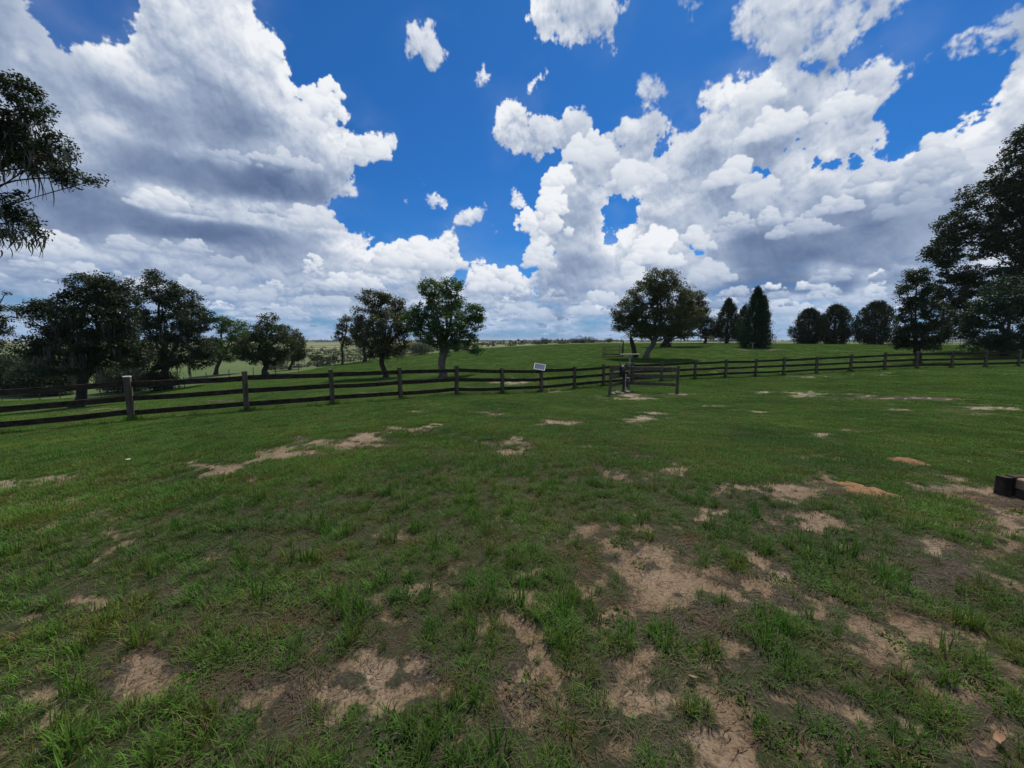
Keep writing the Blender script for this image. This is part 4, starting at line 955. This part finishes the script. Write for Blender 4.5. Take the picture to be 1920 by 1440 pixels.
# pale pole with a flat board on top
pl=empty('feeder_pole',gp(1179,729,19.9),'tall pale pole with a flat board on top beside the pump','pole')
mb=MB(); mb.tube([(0,0,-0.2),(0.01,0,0.9),(0.0,0,1.86)],[0.045,0.042,0.038],9); mb.build('pole',M['pale_wood'],pl,True)
mb=MB(); mb.box((0,0,1.885),(1.0,0.26,0.045),(1,0.05,0.01),(0,0,1),0.003,0.006); mb.build('top_board',M['pale_wood'],pl)
mb=MB(); mb.tube([(0,0,1.55),(-0.2,0,1.86)],0.014,5); mb.tube([(0,0,1.55),(0.2,0,1.86)],0.014,5); mb.build('brace',M['pale_wood'],pl)
mb=MB(); mb.tube([(0.05,0,1.42),(0.16,-0.02,1.44)],0.012,5); mb.box((0.17,-0.03,1.42),(0.09,0.08,0.11)); mb.build('hook',M['black_metal'],pl)
# water pump
pu=empty('water_pump',gp(1172,731,19.2),'dark iron water pump with a handle standing in the corner of the pen','pump')
mb=MB(); mb.tube([(0,0,-0.1),(0,0,0.05),(0,0,0.06),(0,0,0.9)],[0.10,0.10,0.045,0.042],10); mb.build('standpipe',M['black_metal'],pu,True)
mb=MB(); mb.tube([(-0.16,0,0.88),(-0.16,0,0.9),(-0.16,0,1.18),(-0.16,0,1.30),(-0.16,0,1.34)],[0.07,0.15,0.15,0.11,0.04],12); mb.build('pump_head',M['black_metal'],pu,True)
mb=MB(); mb.tube([(-0.26,0,1.25),(-0.30,0,1.42),(-0.34,0,1.52)],[0.025,0.022,0.03],7); mb.build('lever',M['black_metal'],pu,True); mb=MB(); mb.tube([(-0.02,0,1.26),(0.03,0,1.44),(0.12,-0.02,1.50)],[0.03,0.03,0.02],7); mb.tube([(0.12,-0.02,1.50),(0.34,-0.06,1.1)],[0.02,0.016],6); mb.build('handle',M['black_metal'],pu,True)
mb=MB(); mb.tube([(0.0,0,0.72),(0.16,-0.06,0.70),(0.2,-0.08,0.6)],[0.035,0.03,0.03],8); mb.build('spout',M['galv'],pu,True)
mb=MB(); mb.box((0.05,0.03,0.42),(0.16,0.14,0.34),(1,0,0),(0,0,1),0.0,0.02); mb.build('switch_box',M['black_metal'],pu)
R=np.random.RandomState(44)
def rock_mesh(R,s):
    ph=[]; mb=MB(); n1,n2=5,8; vs=[(0,0,s*0.55)]
    for i in range(1,n1):
        th=math.pi*i/n1
        for j in range(n2):
            a=2*math.pi*j/n2; r=s*(1+R.normal()*0.13); vs.append((r*math.sin(th)*math.cos(a)*1.15,r*math.sin(th)*math.sin(a),r*math.cos(th)*0.6))
    vs.append((0,0,-s*0.5)); fs=[]
    for j in range(n2): fs.append((0,1+j,1+(j+1)%n2))
    for i in range(n1-2):
        for j in range(n2): fs.append((1+i*n2+j,1+(i+1)*n2+j,1+(i+1)*n2+(j+1)%n2,1+i*n2+(j+1)%n2))
    b=len(vs)-1
    for j in range(n2): fs.append((b,1+(n1-2)*n2+(j+1)%n2,1+(n1-2)*n2+j))
    mb.add(vs,fs); return mb.mesh('rock')
rl=['pale round rock at the foot of the pale pole','flat light rock leaning inside the left side of the pen','grey rock left of the pump','small rock right of the pump','grey rock beside the leaning front post of the pen','low rock in front of the pump']
for i,(x,y,d,s) in enumerate([(1176,728,18.9,0.17),(1160,732,18.3,0.2),(1153,734,18.2,0.16),(1184,729,19.2,0.12),(1149,738,17.9,0.15),(1166,734,18.2,0.13)]):
    o=new_obj('rock',rock_mesh(R,s),None,M['stone']); o.location=gp(x,y,d)+Vector((0,0,s*0.2)); o.rotation_euler=(0,0,R.uniform(0,6)); tag(o,rl[i],'rock',group='rocks round the pump')
# ------------------------------------------------------------------ hay rack, feeder post, far fences
hr=empty('hay_rack',gp(1148,668,43),'rusty metal hay rack standing in the field behind the pen','hay rack')
mb=MB(); W3,H3,D3=1.9,1.15,0.9
for sx in (-1,1):
    for sy in (-1,1):
        m2=MB(); m2.tube([(sx*W3/2,sy*D3/2,-0.1),(sx*W3/2,sy*D3/2,H3)],0.045,7); m2.build('leg',M['rust'],hr)
for z in (0.35,0.8,H3):
    for sy in (-1,1):
        m2=MB(); m2.tube([(-W3/2,sy*D3/2,z),(W3/2,sy*D3/2,z)],0.032,6); m2.build('bar',M['rust'],hr)
    for sx in (-1,1):
        m2=MB(); m2.tube([(sx*W3/2,-D3/2,z),(sx*W3/2,D3/2,z)],0.032,6); m2.build('bar',M['rust'],hr)
for k in range(1,7):
    m2=MB(); x=-W3/2+k*W3/7; m2.tube([(x,-D3/2,0.35),(x,-D3/2,H3)],0.018,5); m2.build('upright',M['rust'],hr)
m2=MB(); m2.box((0,0,0.3),(W3-0.1,D3-0.1,0.1),bev=0.02); m2.build('trough',M['rust'],hr)
m2=MB(); m2.tube([(W3/2+0.15,-0.3,-0.1),(W3/2+0.15,-0.3,1.75)],0.07,7); m2.build('post',M['post'],hr)
bf=empty('feeder_post',gp(1411,653,52.5),'small post with a flat tray in front of the dark cone shaped cedar','feeder')
mb=MB(); mb.box((0,0,0.35),(0.9,0.10,0.10),(0,0,1),(0,1,0)); mb.build('post',M['pale_wood'],bf)
mb=MB(); mb.box((0,0,0.83),(0.55,0.4,0.05)); mb.build('tray',M['pale_wood'],bf)
def wire_fence(label,line,h=1.15):
    G=[gp(x,y,d) for x,y,d in line]; f=empty('wire_fence',G[0],label,'wire fence'); B=G[0]
    for g in G:
        mb=MB(); hh=h*random.uniform(0.9,1.12); ln=random.uniform(-0.05,0.05); mb.tube([g-B-Vector((0,0,0.2)),g-B+Vector((ln,0,hh))],0.035 if g.y<60 else 0.05,5); mb.build('post',M['rust'],f)
    for k in range(4):
        mb=MB(); z=h*(0.25+0.22*k)
        mb.tube([g-B+Vector((0,-0.04,z)) for g in G],0.005,3,False); mb.build('wire',M['galv'],f)
    return f
def fill(line,step):
    o=[]
    for a,b in zip(line[:-1],line[1:]):
        n=max(1,int(round(abs(b[0]-a[0])/step)))
        for i in range(n): w=i/n; o.append((a[0]+(b[0]-a[0])*w,a[1],1/((1/a[2])*(1-w)+(1/b[2])*w)))
    return o+[line[-1]]
wire_fence('thin post and wire fence along the far edge of the field on the left',fill([(-60,754,35),(37,751,36),(229,741,38),(304,733,39),(475,706,44),(560,697,48),(633,684,57),(693,675,65),(760,667,74)],38))
wire_fence('thin post and wire fence along the skyline behind the field',fill([(760,667,74.5),(890,653,96),(957,650,90),(1041,645,87),(1165,642,87),(1350,643,94),(1800,647,96)],34),1.2)
co=empty('pipe_corral',gp(1800,648,75),'pale pipe rail corral seen under the limbs of the huge oak','corral')
cb=co.location
for k in range(7):
    mb=MB(); x=-3.2+k*1.6; g=float(ground_z(cb.x+x,75))-cb.z; mb.tube([(x,0,g-0.1),(x,0,g+1.45)],0.06,6); mb.build('post',M['galv'],co)
for z in (0.45,0.8,1.12,1.42):
    mb=MB(); g0=float(ground_z(cb.x-3.2,75))-cb.z; g1=float(ground_z(cb.x+6.4,75))-cb.z; mb.tube([(-3.2,0,g0+z),(6.4,0,g1+z)],0.045,6); mb.build('rail',M['galv'],co)
# ------------------------------------------------------------------ raised bed at the right edge
c0=gp(1884,925,4.25); c0.x-=0.03; rb=empty('raised_bed',c0,'timber edged raised bed with a dark corner post at the right edge of the photo','raised bed')
mb=MB(); mb.box((0.0,0.0,0.06),(0.30,0.10,0.10),(0.02,0.01,1),(0,1,0),0.004,0.014); mb.build('corner_post',M['timber'],rb)
mb=MB(); mb.box((0.95,0.03,0.155),(1.75,0.09,0.12),(1,0.02,0),(0,0,1),0.003,0.01); mb.build('timber',M['timber'],rb)
mb=MB(); mb.box((0.95,0.03,0.03),(1.75,0.09,0.12),(1,0.02,0),(0,0,1),0.003,0.01); mb.build('timber',M['timber'],rb)
dv=Vector((-0.10,-1,0)).normalized()
mb=MB(); mb.box(Vector((0.12,-0.07,0.03))+dv*0.75,(1.5,0.12,0.12),dv,(0,0,1),0.003,0.01); mb.build('timber',M['timber'],rb)
mb=MB(); mb.box(Vector((0.12,-0.07,0.155))+dv*0.75,(1.5,0.13,0.12),dv,(0,0,1),0.004,0.012); o=mb.build('timber',M['timber_top'],rb); o['label']='worn tan top timber'
mb=MB(); mb.add([(0.19,-0.03,0.1),(1.8,-0.03,0.1),(1.8,-1.5,0.1),(0.06,-1.5,0.1),(0.19,-0.03,-0.05),(1.8,-0.03,-0.05),(1.8,-1.5,-0.05),(0.06,-1.5,-0.05)],[(3,2,1,0),(4,5,6,7),(0,1,5,4),(1,2,6,5),(2,3,7,6),(3,0,4,7)]); mb.build('soil',M['mulch'],rb)
# ------------------------------------------------------------------ orange sand mounds
M['orange']=simple_mat('orange_sand',(0.11,0.062,0.030),(0.25,0.145,0.075),22,0.95,(1,1,1),1.0)
def mound(x,y,d,rw,rd,h,label,seed):
    R_=np.random.RandomState(seed); c=gp(x,y,d); n1,n2=26,64
    V=[];F_=[]
    for i in range(n1+1):
        for j in range(n2):
            a=2*math.pi*j/n2; e=1+0.22*math.sin(a*3+seed)+0.12*math.sin(a*7+seed*2)+0.09*math.sin(a*13+seed*3); u=i/n1
            px_=c.x+rw*e*u*math.cos(a); py_=c.y+rd*e*u*math.sin(a); V.append((px_,py_))
    V=np.array(V); gz=ground_z(V[:,0],V[:,1]); u=np.repeat(np.arange(n1+1)/n1,n2)
    z=gz+h*(1-u*u)**1.3+wn(V[:,0],V[:,1],0.12,seed,4)*0.016*(1-u)**0.5-0.006*u**6+0.006
    V3=np.stack([V[:,0]-c.x,V[:,1]-c.y,z-c.z],-1)
    i=np.arange(n1)[:,None]; j=np.arange(n2)[None,:]; FF=np.stack([i*n2+j,i*n2+(j+1)%n2,(i+1)*n2+(j+1)%n2,(i+1)*n2+j],-1).reshape(-1,4)
    o=new_obj('sand_mound',mesh_np('sand_mound',V3,FF,None,True),None,M['orange']); o.location=c; tag(o,label,'mound')
    return c,rw,rd
MOUNDS=[mound(1622,918,4.25,0.24,0.27,0.03,'larger low mound of orange sand near the right side of the lawn',3),
        mound(1700,851,5.75,0.23,0.22,0.045,'smaller low mound of orange sand further back near the right side',5)]
for (x,y,l,c,lb,sd) in ((240,862,0.07,(0.62,0.60,0.52),'small whitish dry leaf lying on the grass near the left sandy track',1),(1300,1271,0.045,(0.20,0.14,0.10),'curled brown dry leaf on a grass tuft in the right foreground',2),(1876,1386,0.06,(0.26,0.15,0.09),'reddish brown dry leaf near the lower right corner',3),(1488,1312,0.04,(0.16,0.10,0.06),'little brown leaf on the grass right of the large bare patch',4)):
    X_,Y_,Z_=px_dir(x,y); d=EYE/(-Z_/Y_)
    for it in range(6): d=(EYE-float(ground_z(X_/Y_*d,d))-0.03)/(-Z_/Y_)
    c_=gp(x,y,d)+Vector((0,0,0.032)); mb=MB(); vs=[];fs=[]
    for i in range(6):
        u=i/5-0.5; w=l*0.28*math.cos(u*2.9)+0.001
        for v in (-1,0,1): vs.append((u*l,v*w,0.10*l*abs(v)+0.25*l*u*u))
    for i in range(5):
        for j in range(2): fs.append((i*3+j,i*3+j+3,i*3+j+4,i*3+j+1))
    mb.add(vs,fs); lm=simple_mat('dry_leaf',tuple(k*0.7 for k in c),c,60,0.8); o=mb.build('fallen_leaf',lm,None,True); o.location=c_; o.rotation_euler=(0.2*sd,0.1,sd*1.3); tag(o,lb,'leaf')
# ------------------------------------------------------------------ grass
def blade_mesh(name,n,spread,h0,h1,w,R,lean=0.6,segs=3,tone=None,flat=0.28):
    V=[];Fq=[];T=[];vb=0
    for i in range(n):
        a=R.uniform(0,6.28); r=spread*math.sqrt(R.uniform()); bx,by=r*math.cos(a),r*math.sin(a)
        h=R.uniform(h0,h1); la=R.uniform(0,6.28) if r<spread*0.3 else a+R.normal()*0.9; ln=abs(R.normal(lean,0.35))
        ww=w*R.uniform(0.7,1.3); side=np.array([-math.sin(la),math.cos(la),0]); tn=np.clip(R.normal(0.45,0.2),0,1) if R.uniform()>0.09 else R.uniform(0.85,1.0)
        if tone: tn=R.uniform(*tone)
        for s_ in range(segs+1):
            u=s_/segs; out=h*ln*u**1.8; z=max(h*u*(1-flat*ln*u),0.003*u)-0.004 if flat<0.5 else h*0.16*math.sin(u*3.0)*abs(math.sin(i*1.7))+0.004*u
            c=np.array([bx+math.cos(la)*out,by+math.sin(la)*out,z]); q=ww*0.5*(1-u**1.6)
            if s_<segs: V+= [c-side*q,c+side*q]; T+=[tn,tn]
            else: V+=[c]; T+=[tn]
        for s_ in range(segs-1): Fq.append((vb+2*s_,vb+2*s_+1,vb+2*s_+3,vb+2*s_+2))
        Fq.append((vb+2*segs-2,vb+2*segs-1,vb+2*segs,vb+2*segs))
        vb+=2*segs+1
    quads=[f for f in Fq if f[2]!=f[3]]; tris=[f[:3] for f in Fq if f[2]==f[3]]
    me=bpy.data.meshes.new(name); me.from_pydata([tuple(v) for v in V],[],quads+tris); me.update()
    at=me.attributes.new('tone','FLOAT','POINT'); at.data.foreach_set('value',np.array(T,np.float32))
    return me
def grass_mat():
    m,nt,N,L=mat_new('grass_blades')
    a=N.new('ShaderNodeAttribute'); a.attribute_name='tone'
    r=ramp(N,L,a.outputs['Fac'],[(0.0,BLADE[0]),(0.5,BLADE[1]),(0.80,BLADE[2]),(0.86,BLADE[3]),(1.0,BLADE[4])])
    geo=N.new('ShaderNodeNewGeometry'); nl=noise_node(N,L,geo.outputs['Position'],0.45,4,0.6)
    v=ramp(N,L,nl.outputs['Fac'],[(0.34,(0.66,0.76,0.72)),(0.66,(1.35,1.22,1.05))])
    n2_=noise_node(N,L,geo.outputs['Position'],2.8,5,0.7); v2=ramp(N,L,n2_.outputs['Fac'],[(0.36,(1.12,0.80,0.80)),(0.50,(0.95,0.96,0.95)),(0.66,(0.88,1.15,0.95))])
    c=mixc(N,L,1.0,r.outputs[0],v.outputs[0],'MULTIPLY'); c=mixc(N,L,1.0,c,v2.outputs[0],'MULTIPLY')
    d=N.new('ShaderNodeBsdfPrincipled'); d.inputs['Roughness'].default_value=0.65; d.inputs['Specular IOR Level'].default_value=0.12; L.new(c,d.inputs['Base Color'])
    t=N.new('ShaderNodeBsdfTranslucent'); L.new(c,t.inputs['Color'])
    mx=N.new('ShaderNodeMixShader'); mx.inputs[0].default_value=0.3; L.new(d.outputs[0],mx.inputs[1]); L.new(t.outputs[0],mx.inputs[2])
    o=N.new('ShaderNodeOutputMaterial'); L.new(mx.outputs[0],o.inputs[0]); return m
M['grass']=grass_mat()
R=np.random.RandomState(101)
kinds=[blade_mesh('tuft',26,0.05,0.045,0.11,0.0055,R),blade_mesh('tuft',20,0.035,0.06,0.15,0.0065,R,0.45),blade_mesh('tuft',34,0.07,0.025,0.07,0.0048,R,0.8),
       blade_mesh('patch',110,0.22,0.035,0.085,0.0085,R,0.6,2),blade_mesh('patch',110,0.24,0.025,0.06,0.009,R,0.7,2),blade_mesh('patch',90,0.45,0.03,0.07,0.022,R,0.6,2),
       blade_mesh('tuft',44,0.08,0.015,0.045,0.004,R,1.1,2),
       blade_mesh('dead_tuft',46,0.11,0.03,0.10,0.0035,R,1.0,3,(0.92,1.0),0.9),
       blade_mesh('weed',60,0.07,0.008,0.030,0.012,R,0.7,2,(0.05,0.35)),
       blade_mesh('dead_patch',70,0.28,0.04,0.12,0.006,R,1.0,3,(0.92,1.0),0.9)]
kind_objs=[]
for k,me in enumerate(kinds):
    me.materials.append(M['grass']); o=bpy.data.objects.new('grass_tuft',me); kind_objs.append(o)
def scatter(rmin,rmax,dens,types,probs,smin,smax,seed,azw=60,follow=1.0,mode='green'):
    R=np.random.RandomState(seed); A=math.radians(azw)*(rmax**2-rmin**2); n=int(A*dens)
    r=np.sqrt(R.uniform(rmin**2,rmax**2,n)); a=np.radians(R.uniform(-azw,azw,n)); x=r*np.sin(a); y=r*np.cos(a); z=ground_z(x,y)
    px,py=to_px(x,y,z)
    ok=(px>-80)&(px<2000)&(py<1560)
    x,y,z,r,px,py=[q[ok] for q in (x,y,z,r,px,py)]
    bare,th=fields(x,y,px,py)
    ye=np.interp(px,ex,ey); far=(py<ye+0.5)&(r>30)
    clump=wn(x,y,0.30,711,3); nearf=np.clip((11-np.hypot(x,y))/8,0,1)
    p=np.clip(1-bare*(1.2+0.9*np.clip((np.hypot(x,y)-4)/6,0,1))*follow,0.0,1)*(1-0.66*np.clip(th,0,1))*np.clip(1-nearf*(0.30-1.0*clump),0.12,1)
    if mode=='dead': p=np.clip(1-bare*0.95,0,1)*np.clip(0.35+th*1.1-0.6*clump,0.1,1)
    if mode=='weed': p=np.clip(1-bare,0,1)*(wn(x,y,0.5,731,2)>0.42)
    keep=(R.uniform(size=len(x))<p)&~far
    for (c,rw,rd) in MOUNDS: keep&=((x-c.x)/rw)**2+((y-c.y)/rd)**2>0.8
    keep&=~((x>5.35)&(y<4.35)&(y>2.6)&(x<7.3))
    x,y,z,th,bare=x[keep],y[keep],z[keep],th[keep],bare[keep]
    t=R.choice(types,len(x),p=probs); lush=wn(x,y,0.7,701,3)
    if mode!='green': th=th*0; bare=bare*0; lush=lush*0
    s=R.uniform(smin,smax,len(x))*(1-0.4*th)*(1-0.35*bare)*(1+0.25*lush)
    return np.stack([x,y,z-0.003,t,s,R.uniform(0,6.28,len(x))],-1)
G=[scatter(0.7,2.6,GD[0],[0,1,2,6],[.36,.22,.24,.18],0.45,1.0,1,75),scatter(2.6,5.0,GD[1],[0,1,2,6],[.33,.12,.35,.2],0.42,0.95,2,62),
   scatter(5.0,9.0,GD[2],[0,1,2,3],[.3,.05,.4,.25],0.42,0.9,3),scatter(9,18,GD[3],[3,4],[.4,.6],0.5,1.0,4,56),scatter(18,34,GD[4],[3,4,5],[.25,.4,.35],0.6,1.0,5,56),scatter(34,60,GD[5],[5,4],[.8,.2],0.7,1.1,6,55),scatter(60,105,3.0,[5],[1.0],1.0,1.7,16,55),
   scatter(0.8,5.0,7.0,[1],[1.0],0.9,1.5,7,66,0.5)]
G+=[scatter(0.8,3.5,150,[7],[1.0],0.6,1.2,11,75,mode='dead'),scatter(3.5,8,60,[7,9],[.6,.4],0.7,1.2,12,62,mode='dead'),scatter(8,20,9,[9],[1.0],0.7,1.3,13,57,mode='dead'),
    scatter(0.9,7.0,120,[8],[1.0],0.7,1.3,14,62,mode='weed')]
R=np.random.RandomState(77); E_=[]
for i,p in enumerate(post_pts):
    n=22
    for k in range(n):
        a=R.uniform(0,6.28); q=abs(R.normal(0,0.16))+0.05; x=p.x+q*math.cos(a); y=p.y+q*math.sin(a)
        E_.append((x,y,float(ground_z(x,y))-0.003,R.choice([0,1,1,7]),R.uniform(1.0,2.1),R.uniform(0,6.28)))
    if i+1<len(post_pts):
        q_=post_pts[i+1]
        for k in range(60):
            w=R.uniform(); x=p.x*(1-w)+q_.x*w+R.normal(0,0.12); y=p.y*(1-w)+q_.y*w+R.normal(0,0.12)
            if wn(np.array([x]),np.array([y]),1.2,77,2)[0]>-0.1: E_.append((x,y,float(ground_z(x,y))-0.003,R.choice([0,1,7]),R.uniform(0.8,1.7),R.uniform(0,6.28)))
G.append(np.array(E_))
G=np.concatenate(G)
print('grass instances',len(G))
gme=bpy.data.meshes.new('grass'); gme.vertices.add(len(G)); gme.vertices.foreach_set('co',G[:,:3].astype(np.float32).ravel())
for n_,c_,ty in (('kind_index',3,'INT'),('size',4,'FLOAT'),('turn',5,'FLOAT')):
    at=gme.attributes.new(n_,ty,'POINT'); at.data.foreach_set('value',G[:,c_].astype(np.int32 if ty=='INT' else np.float32))
grass=new_obj('grass',gme,None,M['grass']); tag(grass,'short patchy green grass covering the lawn and the field','grass',kind='stuff')
ng=bpy.data.node_groups.new('grass_scatter','GeometryNodeTree'); ng.interface.new_socket('Geometry',in_out='INPUT',socket_type='NodeSocketGeometry'); ng.interface.new_socket('Geometry',in_out='OUTPUT',socket_type='NodeSocketGeometry')
N=ng.nodes; L=ng.links; gi=N.new('NodeGroupInput'); go=N.new('NodeGroupOutput')
g2i=N.new('GeometryNodeGeometryToInstance')
for o in reversed(kind_objs):
    oi=N.new('GeometryNodeObjectInfo'); oi.inputs['Object'].default_value=o; oi.inputs['As Instance'].default_value=True; L.new(oi.outputs['Geometry'],g2i.inputs[0])
jn=N.new('GeometryNodeJoinGeometry')
N.remove(g2i)
ois=[n for n in N if n.bl_idname=='GeometryNodeObjectInfo']
for oi in ois: L.new(oi.outputs['Geometry'],jn.inputs[0])
iop=N.new('GeometryNodeInstanceOnPoints'); iop.inputs['Pick Instance'].default_value=True
def named(n_,ty):
    q=N.new('GeometryNodeInputNamedAttribute'); q.data_type=ty; q.inputs[0].default_value=n_; return q.outputs[0]
L.new(gi.outputs[0],iop.inputs['Points']); L.new(jn.outputs[0],iop.inputs['Instance']); L.new(named('kind_index','INT'),iop.inputs['Instance Index'])
cx=N.new('ShaderNodeCombineXYZ'); L.new(named('turn','FLOAT'),cx.inputs[2]); L.new(cx.outputs[0],iop.inputs['Rotation']); L.new(named('size','FLOAT'),iop.inputs['Scale'])
L.new(iop.outputs[0],go.inputs[0])
md=grass.modifiers.new('scatter','NODES'); md.node_group=ng

# ------------------------------------------------------------------ air
mb=MB(); zlo=float(TZ.min())-1.0; ztop=26.0; mb.box((0,0,(zlo+ztop)/2),(2*RMAX+400,2*RMAX+400,ztop-zlo))
hm,hn,HN,HL=mat_new('thin_haze'); vp=HN.new('ShaderNodeVolumePrincipled'); vp.inputs['Color'].default_value=(0.80,0.88,1.0,1); vp.inputs['Density'].default_value=0.00009; vp.inputs['Anisotropy'].default_value=0.0
ho=HN.new('ShaderNodeOutputMaterial'); HL.new(vp.outputs[0],ho.inputs['Volume'])
haze=mb.build('haze',hm); tag(haze,'thin pale haze over the far plain',kind='stuff')
